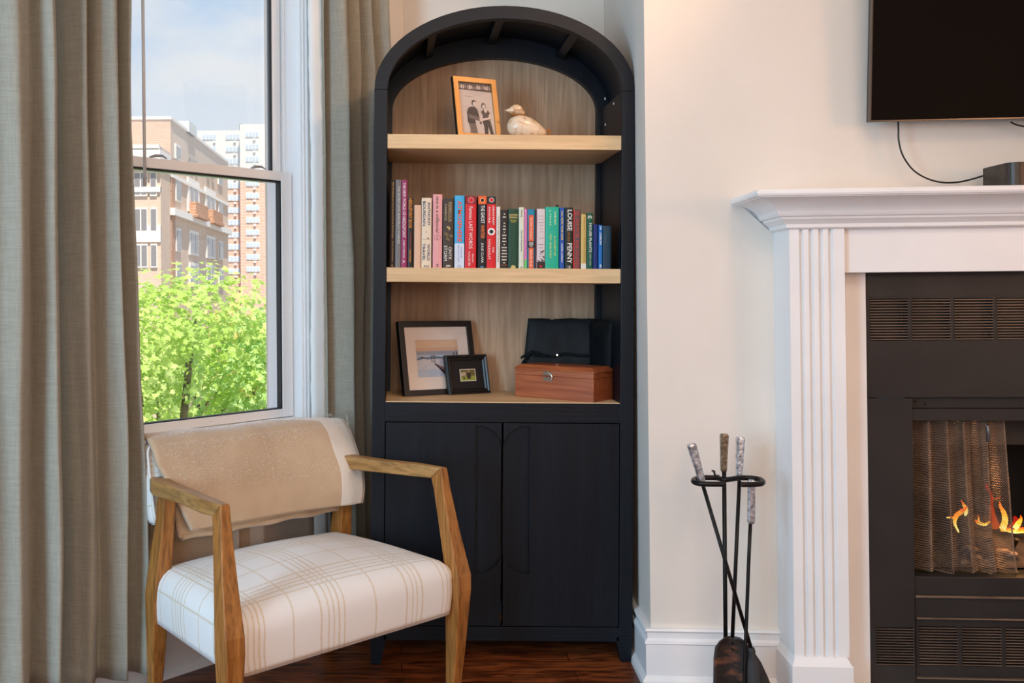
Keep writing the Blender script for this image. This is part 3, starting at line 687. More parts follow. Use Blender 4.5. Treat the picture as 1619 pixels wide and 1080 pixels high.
# woman
poly(bm, [Q(.68,0),Q(.68,.16),Q(.63,.29),Q(.88,.28),Q(.92,.12),Q(.95,0),Q(.86,0),Q(.80,.17),Q(.78,0)], .0068, 4)
poly(bm, [Q(.64,.27),Q(.67,.36),Q(.62,.44),Q(.70,.49),Q(.84,.48),Q(.90,.40),Q(.88,.29)], .0064, 1)
poly(bm, [Q(.62,.26),Q(.88,.31),Q(.90,.40),Q(.86,.41),Q(.83,.34),Q(.60,.30)], .0060, 5)
for (u, v, r_, mi) in ((.43,.605,.085,4),(.445,.585,.068,5),(.71,.56,.085,3),(.715,.545,.055,5),(.59,.285,.05,5),(.58,.22,.04,3),(.76,.47,.06,5)):
    poly(bm, [Q(u + r_*.8*math.cos(a*PI/6), v + r_*.72*math.sin(a*PI/6)) for a in range(12)], .0058 - .0004*(mi == 5), mi)
finish('photo_print', bm, [C((206,190,180)), C((84,68,62)), C((150,130,122)), C((112,96,90)), C((62,52,50)), C((214,196,184)), C((188,170,160))], fr1)
bm = bmesh.new(); box(bm, -iw/2, iw/2, .0035, .0045, .018, .018+ih); finish('glass', bm, PGLASS, fr1)
bm = bmesh.new(); prism(bm, [(-.055, .016, .0), (-.055, .016, .075), (-.055, .050, -.008)], (.03,0,0)); finish('easel_back', bm, BLKFR, fr1)
# large black frame with a sea-fog bridge print
bw_, bh_ = .300, .262; pf = [(0,0),(.021,0),(.021,.010),(.018,.020),(0,.020)]
fr2 = picture_frame('larger black frame with white mat around a foggy bridge print', lean_M(-.1864, .2095, ZS3, .500, .205), bw_, bh_, pf, BLKFR, .015)
bm = bmesh.new(); iw2, ih2 = bw_-.042, bh_-.042; Q = lambda u, v: (-iw2/2 + u*iw2, .021 + v*ih2)
mu0, mu1, mv0, mv1 = .165, .835, .20, .79
for a in ((0,0,1,mv0),(0,mv1,1,1),(0,mv0,mu0,mv1),(mu1,mv0,1,mv1)):
    poly(bm, [Q(a[0],a[1]),Q(a[2],a[1]),Q(a[2],a[3]),Q(a[0],a[3])], .0090, 0, .0015)
finish('mat_board', bm, C((232,216,204)), fr2)
bm = bmesh.new(); P_ = lambda u, v: Q(mu0+(mu1-mu0)*u, mv0+(mv1-mv0)*v)
def quad(u0,v0,u1,v1,y,mi): poly(bm, [P_(u0,v0),P_(u1,v0),P_(u1,v1),P_(u0,v1)], y, mi, .0003)
for k in range(10): quad(0,k*.1,1,k*.1+.1,.0100,[6,6,0,0,0,1,2,3,4,4][k])
poly(bm, [P_(0,.50),P_(.1,.56),P_(.25,.53),P_(.42,.57),P_(.6,.52),P_(1,.58),P_(1,.52),P_(0,.46)], .0097, 5, .0003)
poly(bm, [P_(0,.44),P_(.18,.50),P_(.3,.45),P_(.55,.49),P_(.8,.42),P_(1,.46),P_(1,.40),P_(0,.40)], .0094, 0, .0003)
poly(bm, [P_(.1,.50),P_(.14,.55),P_(.2,.52),P_(.3,.5)], .0093, 7, .0003)
for (x, z0, z1, w_) in ((.35,.38,.58,.012),(.42,.36,.58,.012),(.88,.3,.66,.02),(.95,.3,.66,.02)): quad(x, z0, x+w_, z1, .0091, 7)
for z in (.42,.50,.57): quad(.35, z, .43, z+.012, .0090, 7)
poly(bm, [P_(.40,.36),P_(.44,.36),P_(.80,.02),P_(.66,.02)], .0091, 8, .0003)
poly(bm, [P_(.42,.37),P_(.47,.34),P_(1,.0),P_(.88,.0)], .0088, 9, .0003)
for k in range(30):
    u, v = random.random()*.9, random.random()*.42; poly(bm, [P_(u,v),P_(u+.1,v+.01),P_(u+.06,v+.04)], .0096, random.choice((0,6,1)), .0003)
finish('art_print', bm, [C((206,200,204)), C((176,186,202)), C((150,150,160)), C((214,170,140)), C((222,186,152)), C((96,116,138)), C((180,190,206)), C((70,34,34)), C((60,44,52)), C((130,40,36))], fr2)
bm = bmesh.new(); box(bm, -iw2/2, iw2/2, .0045, .0055, .021, .021+ih2); finish('glass', bm, PGLASS, fr2)
# small black frame in front
sw, sh = .176, .141
fr3 = picture_frame('small black frame with black mat and tiny garden snapshot, leaning on the bigger frame', lean_M(-.086, .2405, ZS3, .505, .215), sw, sh, [(0,.004),(.004,-.002),(.008,-.001),(.012,.004),(.016,.003),(.021,.008),(.021,.012),(0,.016)], BLKFR, .013)
bm = bmesh.new(); poly(bm, [(-sw/2+.02,.02),(sw/2-.02,.02),(sw/2-.02,sh-.02),(-sw/2+.02,sh-.02)], .0125, 0, .001); finish('mat_board', bm, C((26,24,26)), fr3)
bm = bmesh.new(); x0, x1, z0, z1 = -.026, .034, .050, .088; Q = lambda u, v: (x0+(x1-x0)*u, z0+(z1-z0)*v)
poly(bm, [Q(-.05,-.07),Q(1.05,-.07),Q(1.05,1.07),Q(-.05,1.07)], .0114, 0)
poly(bm, [Q(0,0),Q(1,0),Q(1,.45),Q(0,.35)], .0110, 1); poly(bm, [Q(0,.35),Q(1,.45),Q(1,1),Q(0,1)], .0110, 2)
poly(bm, [Q(0,.4),Q(.35,.45),Q(.35,.8),Q(0,.75)], .0106, 3); poly(bm, [Q(.42,.15),Q(.66,.15),Q(.7,.6),Q(.55,.85),Q(.42,.6)], .0104, 4)
disc(bm, Q(.55,.8)[0], .0098, Q(.55,.85)[1], .004, 10, 5); disc(bm, Q(.2,.22)[0], .0100, Q(.2,.22)[1], .0036, 10, 4)
finish('photo_print', bm, [C((226,218,196)), C((150,160,70)), C((110,96,56)), C((190,170,140)), C((60,50,44)), C((190,150,120))], fr3)

# ------------------------------------------------------------------ glass bird
BG = noisy('speckled_white_gold_glass', (226,206,180), (186,140,88), .22, 60, lo=.5, hi=.74, bump=.25, bscale=180, spec=.6)
AMB, an, al, ab = base('amber_glass', (206,140,70), .06); ab.inputs['Transmission Weight'].default_value = .55; ab.inputs['IOR'].default_value = 1.45
M = MC @ Matrix.Translation((Cp(802, 205, .07).x, .088, ZS1))
def lathe_x(bm, prof, sy, n=28):
    secs = []
    for x, r, cz, sz in prof: secs.append([(x, r*sy*math.cos(2*PI*k/n), cz + r*sz*math.sin(2*PI*k/n)) for k in range(n)])
    loft(bm, secs)
bm = bmesh.new(); prof = []; BLN = .136; BR = .0425
for k in range(29):
    t = k/28; a = t**.72
    r = BR*max(.0, math.sin(PI*a))**.62 if 0 < k < 28 else .0012
    if t > .6: r = min(r, BR*(1.06*(1-t)/.4)**.95 + .0035)
    prof.append((t*BLN, max(r, .0012), BR*.93 - max(0, t-.3)*.022 - max(0, t-.6)*.012, .95))
lathe_x(bm, prof, .9)
mn = min(v.co.z for v in bm.verts)
for v in bm.verts: v.co.z = max(0, v.co.z-mn-.0015)
bird = finish('glass_bird', bm, BG, None, smooth=True, M=M)
tag(bird, 'speckled white and amber glass bird beside the gold frame on the top shelf', 'figurine')
bh = max((v.co.z for v in bird.data.vertices)); ht = Cp(820, 165, .088).z - ZS1
hc = ht - .0175
bm = bmesh.new()
lathe_x(bm, [(-.0075,.0012,hc-.003,1),(-.003,.0024,hc-.003,1),(.003,.0045,hc-.003,1),(.010,.0085,hc-.003,1),(.016,.0130,hc-.002,1),(.025,.0160,hc,1),(.036,.0172,hc,1),(.046,.0160,hc-.003,1),(.053,.0135,hc-.008,1),(.058,.0105,hc-.014,1),(.061,.0085,hc-.020,1)], .85)
for v in bm.verts: v.co.z = max(v.co.z, bh-.006)
finish('head', bm, noisy('speckled_amber_glass', (222,194,158), (170,112,58), .18, 70, lo=.42, hi=.66, bump=.2, bscale=180, spec=.6), bird, smooth=True)
bm = bmesh.new(); tube(bm, [(.038+.023*math.cos(a*PI/8), .015*math.sin(a*PI/8), bh-.0005) for a in range(17)], .0026, 6, caps=False); finish('collar', bm, AMB, bird, smooth=True)
bm = bmesh.new(); tube(bm, smooth_path([(BLN*.93,0,.020),(BLN*1.0,0,.030),(BLN*1.07,0,.030),(BLN*1.08,0,.021),(BLN*1.02,0,.016)], 5), [.004]*10+[.0032]*11, 8); finish('tail', bm, AMB, bird, smooth=True)

# ------------------------------------------------------------------ cedar box, cases
CED = wood('red_cedar', (134,64,36), (186,108,66), axis='X', rough=.3, bump=.05, figure=2.5, grain=.5, dark=.8, spec=.6)
bxw, bxd, bxh = .296, .146, .112
Mbox = MC @ Matrix.Translation((.0625, .184, ZS3)) @ Matrix.Rotation(math.radians(-37.7), 4, 'Z')
cb = thing('keepsake_box', 'glossy reddish cedar box with silver clasp on the lower shelf', 'box', Mbox)
bx('body', (0, bxw, 0, bxd, 0, .076), CED, cb, bevel=.0012)
bm = bmesh.new()
loft(bm, [[(0,0,.0768),(bxw,0,.0768),(bxw,bxd,.0768),(0,bxd,.0768)], [(0,0,.094),(bxw,0,.094),(bxw,bxd,.094),(0,bxd,.094)], [(-.003,-.003,.0945),(bxw+.003,-.003,.0945),(bxw+.003,bxd+.003,.0945),(-.003,bxd+.003,.0945)], [(-.003,-.003,.0985),(bxw+.003,-.003,.0985),(bxw+.003,bxd+.003,.0985),(-.003,bxd+.003,.0985)], [(.012,.012,bxh),(bxw-.012,.012,bxh),(bxw-.012,bxd-.012,bxh),(.012,bxd-.012,bxh)]])
finish('lid', bm, CED, cb, bevel=.0008)
CHROME = plain('nickel_clasp', (214,210,204), .18, 1)
bm = bmesh.new(); cx_ = .128
for dx, dz, r in ((-.012,.0855,.0065),(0,.0865,.007),(.010,.0835,.006),(-.010,.067,.0065),(.002,.067,.0072),(.012,.064,.006)): disc(bm, cx_+dx, -.0025, dz, r, 14, th=.0025)
tube(bm, smooth_path([(cx_+.004,-.004,.088),(cx_+.016,-.005,.080),(cx_+.017,-.005,.070),(cx_+.010,-.005,.063)], 4), .0026, 8)
finish('clasp', bm, CHROME, cb, smooth=False)
# black fabric case leaning behind the box
def soft_slab(name, label, M, w, h, t, mat, taper=0):
    bm = bmesh.new(); nx, nz = 26, 20
    def side(y, sg):
        rows = []
        for j in range(nz+1):
            rows.append([])
            for i in range(nx+1):
                u, v = i/nx, j/nz; ed = min(1, min(u, 1-u)*14)*min(1, min(v, 1-v)*14)
                x = -w/2 + w*u + taper*(1-u)*v; z = h*v + .006*noise.noise(Vector((u*4, 3, 1)))*(v > .9) - (.005 if (v > .95 and .34 < u < .37) else 0)
                n = .006*noise.noise(Vector((u*5, v*5, sg*3)))
                yy = y*(.35 + .65*ed) + sg*n*ed
                if sg < 0 and .20 < v < .30: yy += .005*math.sin((v-.2)*10*PI)
                rows[-1].append(bm.verts.new((x, yy, z)))
        for a, b in zip(rows, rows[1:]):
            for i in range(nx): bm.faces.new((a[i], a[i+1], b[i+1], b[i]))
        return rows
    A = side(-t/2, -1); B = side(t/2, 1)
    ea = A[0] + [r[-1] for r in A[1:]] + A[-1][-2::-1] + [r[0] for r in A[-2:0:-1]]
    eb = B[0] + [r[-1] for r in B[1:]] + B[-1][-2::-1] + [r[0] for r in B[-2:0:-1]]
    for i in range(len(ea)): bm.faces.new((ea[i], eb[i], eb[(i+1) % len(ea)], ea[(i+1) % len(ea)]))
    o = finish(name, bm, mat, None, smooth=True, M=M); tag(o, label, 'case'); return o
cs = soft_slab('portfolio_case', 'soft black case leaning behind the cedar box', MC @ Matrix.Translation((.232, .290, ZS3)) @ Matrix.Rotation(math.radians(-4), 4, 'Z') @ Matrix.Rotation(-.13, 4, 'X'), .272, .268, .03, noisy('slate_black_fabric', (16,22,26), (24,31,35), .7, 8, bump=.5, bscale=160, spec=.3), taper=.028)
bm = bmesh.new()
SZ = .052
pts = smooth_path([(-.136,-.017,.072+SZ),(-.095,-.024,.094+SZ),(-.06,-.022,.083+SZ),(-.02,-.024,.079+SZ),(.02,-.022,.088+SZ),(.08,-.021,.083+SZ),(.135,-.016,.086+SZ)], 6)
secs = [[p_ + Vector((0, dy, dz)) for dy, dz in ((-.001,-.005),(-.001,.005),(.001,.005),(.001,-.005))] for p_ in pts]; loft(bm, secs)
tube(bm, smooth_path([(-.098,-.024,.096+SZ),(-.11,-.026,.080+SZ),(-.126,-.026,.060+SZ),(-.132,-.024,.05+SZ)], 5), .0045, 6)
tube(bm, smooth_path([(-.098,-.026,.096+SZ),(-.092,-.028,.085+SZ),(-.07,-.030,.082+SZ),(-.04,-.028,.078+SZ)], 5), .004, 6)
finish('strap', bm, LEATHER, cs, smooth=True)
bm = bmesh.new(); disc(bm, -.008, -.0275, .083+SZ, .0035, 12, th=.003); finish('snap', bm, CHROME, cs)
o = soft_slab('folder', 'dark folder standing at the right end of the lower shelf', MC @ Matrix.Translation((.357, .225, ZS3)) @ Matrix.Rotation(math.radians(-82), 4, 'Z') @ Matrix.Rotation(-.04, 4, 'X'), .22, .262, .03, LEATHER)
# papers glimpsed behind the doors
for k, (z0, z1, c, lb_) in enumerate(((.128,.150,(150,96,50),'wooden block seen at the bottom of the gap between the doors'),)):
    o = bx('wooden_block', (-.06,.06,.06,.2,z0,z1), C(c), None, M=MC); tag(o, lb_, 'block')
o = bx('book', (-.08,.08,.07,.25,.1502,.19), C((60,90,130)), None, M=MC, bevel=.001); tag(o, 'blue book lying low behind the gap between the doors', 'book')

# ------------------------------------------------------------------ armchair (local: x = lateral, y = backwards, z up)
TA = .699
MCH = Matrix.Translation((-.321, 2.814, FLOOR)) @ Matrix.Rotation(TA, 4, 'Z')
chair = thing('armchair', 'wooden armchair with plaid white seat standing in front of the window', 'armchair', MCH)
z_ = -FLOOR
def rect(xi, xo, y0, y1, z0, z1=None):
    """section quad: inner/outer x, front y0 -> back y1, z at front and back"""
    z1 = z0 if z1 is None else z1
    return [(xi, y0, z0), (xo, y0, z0), (xo, y1, z1), (xi, y1, z1)]
for s in (-1, 1):
    # arm: from the joint with the back rest to the mitred knee
    secs = []
    def asec(xi, xo, y, zt, zb, dy=0): return [(s*xi, y, zt), (s*xo, y+0, zt), (s*xo, y+dy, zb), (s*xi, y+dy, zb)]
    A = [asec(.280,.322,.275,.672,.634), asec(.288,.338,.235,.676,.632), asec(.296,.350,.195,.678,.632), asec(.306,.352,.14,.677,.634), asec(.322,.362,.0,.679,.640), asec(.347,.383,-.150,.684,.645), asec(.358,.385,-.262,.685,.648,.045)]
    bm = bmesh.new(); loft(bm, A); finish('arm', bm, CHWY, chair, bevel=.006, seg=3)
    # front leg
    def ls(xc, hw, y0, y1, z0, z1=None): return rect(s*(xc-hw), s*(xc+hw), -y0, -y1, z0, z1)
    Lg = [ls(.372,.0135,.262,.217,.685,.648), ls(.374,.0165,.272,.228,.62), ls(.380,.022,.298,.252,.50), ls(.3865,.0275,.332,.275,.372), ls(.3855,.0265,.334,.272,.330), ls(.382,.021,.318,.272,.16), ls(.378,.016,.300,.268,.0)]
    bm = bmesh.new(); loft(bm, Lg); finish('leg', bm, CHW, chair, bevel=.004, seg=3)
    # rear leg
    Lr = [ls(.318,.018,-.145,-.195,.634), ls(.320,.019,-.150,-.200,.56), ls(.326,.023,-.168,-.228,.42), ls(.330,.025,-.178,-.240,.34), ls(.322,.020,-.215,-.258,.15), ls(.314,.015,-.250,-.280,.0)]
    bm = bmesh.new(); loft(bm, Lr); finish('leg', bm, CHW, chair, bevel=.004, seg=3)
# seat rails under the cushion
bx('seat_frame', (-.33, .33, -.22, .20, .272, .30), CHW, chair, bevel=.003)
# plaid upholstery: pattern follows the UV (arc length) map
def plaid():
    m_, n, l, b = base('white_plaid_upholstery', (238,232,224), .9, 0, .15)
    uv = n.new('ShaderNodeUVMap'); sp = n.new('ShaderNodeSeparateXYZ'); 
    wob = nd(n, 'ShaderNodeTexNoise', Scale=18, Detail=2); l.new(uv.outputs[0], wob.inputs['Vector'])
    av = nd(n, 'ShaderNodeVectorMath', operation='MULTIPLY_ADD'); l.new(wob.outputs['Color'], av.inputs[0]); av.inputs[1].default_value = (.006,.006,0); l.new(uv.outputs[0], av.inputs[2]); l.new(av.outputs[0], sp.inputs[0])
    us = [-.325,-.300,-.285,-.270,-.245,-.15,-.07,-.045,-.03,-.015,.01,.13,.225,.245,.26,.275,.30,.40]
    us = [-.40,-.335,-.317,-.302,-.287,-.20,-.115,-.092,-.075,-.058,-.04,.065,.175,.197,.213,.232,.31,.328,.345,.362,.45]
    vs = [-.48,-.40,-.225,-.205,-.188,-.171,-.150,-.06,.03,.05,.067,.084,.105,.19]
    last = None
    def chain(lst, out, last):
        for k, p in enumerate(lst):
            c = nd(n, 'ShaderNodeMath', operation='COMPARE'); l.new(out, c.inputs[0]); c.inputs[1].default_value = p+.003; c.inputs[2].default_value = .0023 if k % 3 else .0030
            if last is None: last = c.outputs[0]
            else:
                mx = nd(n, 'ShaderNodeMath', operation='MAXIMUM'); l.new(last, mx.inputs[0]); l.new(c.outputs[0], mx.inputs[1]); last = mx.outputs[0]
        return last
    last = chain(us, sp.outputs[0], last); last = chain(vs, sp.outputs[1], last)
    tw = nd(n, 'ShaderNodeTexNoise', Scale=160, Detail=3); l.new(uv.outputs[0], tw.inputs['Vector'])
    mx = nd(n, 'ShaderNodeMixRGB'); mx.inputs[1].default_value = lin((240,234,228)); mx.inputs[2].default_value = lin((222,204,178))
    mu = nd(n, 'ShaderNodeMath', operation='MULTIPLY'); l.new(last, mu.inputs[0]); l.new(tw.outputs[0], mu.inputs[1])
    mu2 = nd(n, 'ShaderNodeMath', operation='MULTIPLY'); l.new(mu.outputs[0], mu2.inputs[0]); mu2.inputs[1].default_value = 1.7; mu2.use_clamp = True
    l.new(mu2.outputs[0], mx.inputs[0]); l.new(mx.outputs[0], b.inputs['Base Color'])
    we = nd(n, 'ShaderNodeTexNoise', Scale=420, Detail=2); l.new(uv.outputs[0], we.inputs['Vector'])
    ad = nd(n, 'ShaderNodeMath', operation='MULTIPLY_ADD'); l.new(we.outputs[0], ad.inputs[0]); ad.inputs[1].default_value = .4; l.new(last, ad.inputs[2])
    bp = nd(n, 'ShaderNodeBump', Strength=.5, Distance=.002); l.new(ad.outputs[0], bp.inputs['Height']); l.new(bp.outputs[0], b.inputs['Normal'])
    b.inputs['Sheen Weight'].default_value = .2
    return m_
PLAID = plaid()
def upholstered(name, hw_f, hw_b, y0, y1, ztop, zbot, r, parent, crown=.03, nx=56, ny=48, M=None):
    """box cushion with round edges; x half width varies from front to back; UV = arc length"""
    bm = bmesh.new(); uvl = bm.loops.layers.uv.new('UVMap'); H = ztop-zbot
    hx = max(hw_f, hw_b); hy = (y1-y0)/2; cy = (y0+y1)/2
    qa = r*PI/2; drop = H-r
    def prof(s_, h):  # arc length -> (offset 0..h, drop)
        a = abs(s_); sg = 1 if s_ > 0 else -1; f = h-r
        if a <= f: return sg*a, 0
        a -= f
        if a <= qa: return sg*(f + r*math.sin(a/r)), r*(1-math.cos(a/r))
        return sg*h, r + (a-qa)
    Sx = hx-r+qa+drop; Sy = hy-r+qa+drop; V = []
    for j in range(ny+1):
        t = -Sy + 2*Sy*j/ny; yy, dy = prof(t, hy); row = []
        for i in range(nx+1):
            s_ = -Sx + 2*Sx*i/nx; xx, dx = prof(s_, hx)
            d = (dx**2.6 + dy**2.6)**(1/2.6)
            fy = (yy/hy+1)/2; w = (hw_f + (hw_b-hw_f)*fy)/hx
            cu = min(abs(dx)/r, 1)*min(abs(dy)/r, 1); k = 1 - .05*cu
            z = ztop - min(d, H) + crown*max(0, 1-(xx/hx)**2)*max(0, 1-(yy/hy)**2)
            bl = min(1, min(d, H)/H); bul = 1 + .02*math.sin(PI*bl)
            row.append((bm.verts.new((xx*w*k*bul, (cy+yy*k*bul), z)), s_, t))
        V.append(row)
    for j in range(ny):
        for i in range(nx):
            c = (V[j][i], V[j][i+1], V[j+1][i+1], V[j+1][i]); f = bm.faces.new([q_[0] for q_ in c])
            for lp, q_ in zip(f.loops, c): lp[uvl].uv = (q_[1], q_[2])
    edge = [q_[0] for q_ in V[0]] + [r_[-1][0] for r_ in V[1:]] + [q_[0] for q_ in V[-1][-2::-1]] + [r_[0][0] for r_ in V[-2:0:-1]]
    try: bm.faces.new(edge[::-1])
    except Exception: pass
    return finish(name, bm, PLAID, parent, smooth=True, M=M)
upholstered('seat', .368, .335, -.308, .235, .418, .262, .048, chair, crown=.045)
# back rest panel (upholstered slab leaning back)
MBR = Matrix.Translation((0, .268, .530)) @ Matrix.Rotation(-.24, 4, 'X')
upholstered('backrest', .330, .330, -.117, .117, .06, 0, .018, chair, crown=.0, nx=40, ny=24, M=MBR @ Matrix.Translation((0, .0, .117)) @ Matrix.Rotation(PI/2, 4, 'X') )
bm = bmesh.new()
rr = []
for a in range(41):
    t = a/40*2*PI; cx_, cz_ = math.cos(t), math.sin(t); pw = .18
    rr.append((.333*math.copysign(abs(cx_)**pw, cx_), -.058, .117 + .119*math.copysign(abs(cz_)**pw, cz_)))
tube(bm, rr, .0045, 6, caps=False); finish('piping', bm, plain('piping', (236,230,222), .85), chair, smooth=True, M=MBR)
bx('back_rail', (-.30, .30, .205, .232, .57, .61), CHW, chair, bevel=.004)

# ------------------------------------------------------------------ throw blanket over the back rest
def wool():
    m_, n, l, b = base('tan_wool', (206,172,136), .95, 0, .1)
    uv = n.new('ShaderNodeUVMap'); sp = n.new('ShaderNodeSeparateXYZ'); l.new(uv.outputs[0], sp.inputs[0])
    cr = n.new('ShaderNodeValToRGB'); cr.color_ramp.interpolation = 'CONSTANT'; e = cr.color_ramp.elements
    e[0].position = 0; e[0].color = lin((206,176,144)); e[1].position = .86; e[1].color = lin((232,218,202))
    l.new(sp.outputs[0], cr.inputs[0])
    t = nd(n, 'ShaderNodeTexNoise', Scale=9, Detail=5); l.new(coords(n, l), t.inputs['Vector'])
    mx = nd(n, 'ShaderNodeMixRGB', blend_type='MULTIPLY'); mx.inputs[0].default_value = .35; l.new(cr.outputs[0], mx.inputs[1])
    r2 = n.new('ShaderNodeValToRGB'); r2.color_ramp.elements[0].color = (.75,.72,.7,1); r2.color_ramp.elements[0].position = .35; r2.color_ramp.elements[1].position = .65; l.new(t.outputs[0], r2.inputs[0]); l.new(r2.outputs[0], mx.inputs[2])
    l.new(mx.outputs[0], b.inputs['Base Color'])
    w = nd(n, 'ShaderNodeTexNoise', Scale=260, Detail=3); l.new(coords(n, l), w.inputs['Vector'])
    bp = nd(n, 'ShaderNodeBump', Strength=.9, Distance=.002); l.new(w.outputs[0], bp.inputs['Height']); l.new(bp.outputs[0], b.inputs['Normal'])
    b.inputs['Sheen Weight'].default_value = 1.0; b.inputs['Sheen Roughness'].default_value = .35
    return m_
WOOL = wool()
cN, sN = math.cos(.24), math.sin(.24)
def brp(h, out):   # point on the back rest side view: h along the slab, out = distance in front of its middle plane
    return Vector((0, .268 + sN*h - cN*out, .530 + cN*h + sN*out - 0))
def drape(path, ua, ub, thick, name, parent, uvr=(0,1), seed=0, nu=46, wr=.004, pull=0):
    pts = smooth_path(path, 7); n_ = len(pts); bm = bmesh.new(); uvl = bm.loops.layers.uv.new('UVMap'); V = []
    for j, p in enumerate(pts):
        t = j/(n_-1); a, b_ = ua(t), ub(t); row = []
        tg = (pts[min(j+1, n_-1)] - pts[max(j-1, 0)]).normalized(); nm = Vector((0, -tg.z, tg.y)) if True else None
        for i in range(nu+1):
            f = i/nu; x = a + (b_-a)*f
            w = wr*noise.noise(Vector((x*9, t*4, seed))) + wr*.5*noise.noise(Vector((x*22, t*10, seed+2)))
            pl = pull*max(0, min(1, (x-.08)/.22))**1.5*max(0, min(1, (.80-p.z)/.16)) if p.y < .27 else 0
            row.append((bm.verts.new(Vector((x, p.y - pl, p.z)) + nm*w*1.2), f, t))
        V.append(row)
    for j in range(n_-1):
        for i in range(nu):
            c = (V[j][i], V[j][i+1], V[j+1][i+1], V[j+1][i]); fc = bm.faces.new([q_[0] for q_ in c])
            for lp, q_ in zip(fc.loops, c): lp[uvl].uv = (uvr[0] + (uvr[1]-uvr[0])*q_[1], q_[2])
    return finish(name, bm, WOOL, parent, smooth=True, solid=thick)
def P2(y, z): return Vector((0, y, z if z < .6 else .6 + (z-.6)*.84))
lo = .085
outer = [P2(.160,.522), P2(.160,.57), P2(.176,.645), P2(.204,.72), P2(.232,.780), P2(.268,.815), P2(.318,.824), P2(.352,.800), P2(.358,.74), P2(.356,.62), P2(.352,.48), P2(.350,.34)]
thr = drape(outer, lambda t: -.245 - .085*min(1, t/.30) if t < .5 else -.335 + .045*min(1, (t-.5)/.08), lambda t: .352 + .028*min(1, t/.35) if t < .45 else .38 - .26*min(1, (t-.45)/.1), .011, 'throw_blanket', None, (0,1), 2, pull=.045)
thr.matrix_world = MCH; tag(thr, 'folded tan wool blanket with cream edge draped over the armchair back', 'blanket')
inner = [P2(.192,.500), P2(.186,.527), P2(.192,.60), P2(.208,.66), P2(.228,.72)]
drape(inner, lambda t: -.27 - .03*t, lambda t: .30, .014, 'inner_fold', thr, (0,.9), 7)
bm = bmesh.new(); tube(bm, [(-.262 + .565*k/30,   .188+.002*math.sin(k), .499 + .0025*math.sin(k*.7)) for k in range(31)], .0105, 8); finish('folded_edge', bm, WOOL, thr, smooth=True)
# paler stripe at the fold and the hanging part behind
PALE = noisy('cream_wool', (214,200,182), (232,220,204), .95, 9, bump=.8, bscale=260, sheen=.5)
bx('pale_stripe', (-.06, .02, .3395, .3425, .345, .70), PALE, thr)
fz = []
random.seed(5)
bm = bmesh.new()                                             # fuzz on top and right edge, pale and dense above to paint window glow
for k in range(6500):
    t = random.random(); md_ = random.random()
    if md_ < .50:
        zf_ = random.random()**1.7; z0 = .80 - .17*zf_; y = .176 + (z0-.655)*.44 - .007; x = random.uniform(-.31 + .05*zf_, .36)
        p = Vector((x, y - .045*max(0, min(1, (x-.08)/.22))**1.5*max(0, min(1, (.80-z0)/.16)), .6+(z0-.6)*.84)); d = Vector((random.uniform(-1,1), random.uniform(-.5,-.1), random.uniform(-.2,1))).normalized()
    elif md_ < .92:
        x = random.uniform(-.33, .375); y = random.uniform(.215, .33); zc_ = .789 + (y-.238)*.9 if y < .275 else .824 - (y-.3)**2*4
        zc_ = {True: .725 + (y-.214)*2.0, False: zc_}[y < .24]; p = Vector((x, y, .6+(zc_-.6)*.84+.004)); d = Vector((random.uniform(-1,1), random.uniform(-1,.4), random.uniform(.2,1))).normalized()
    else:
        z0 = random.uniform(.56, .80); y = .163 + max(0, z0-.57)*.33; x = .352 + .028*min(1, max(0,(z0-.525)/.25)); p = Vector((x-.001, y, z0)); d = Vector((1, random.uniform(-.6,.6), random.uniform(-.8,.8))).normalized()
    ln_ = random.uniform(.004, .011); e_ = Vector((random.uniform(-.3,.3), random.uniform(-.3,.3), random.uniform(-.3,.3)))
    a = Vector((0,0,.00026)); q1 = p + d*ln_*.5 + e_*.002; q2 = p + d*ln_ + e_*.006
    vs = [bm.verts.new(v) for v in (p-a, p+a, q1+a, q2, q1-a)]; bm.faces.new(vs)
fzo = finish('wool_fuzz', bm, plain('pale_wool_fibre', (232,222,208), .9), thr); fzo['kind'] = 'stuff'
# care tag hanging under the back rest
tg = bx('care_tag', (.098,.118,.338,.3392,.515,.56), C((30,30,32)), thr); 
bx('care_tag', (.100,.122,.334,.3348,.488,.522), C((236,236,232)), thr)

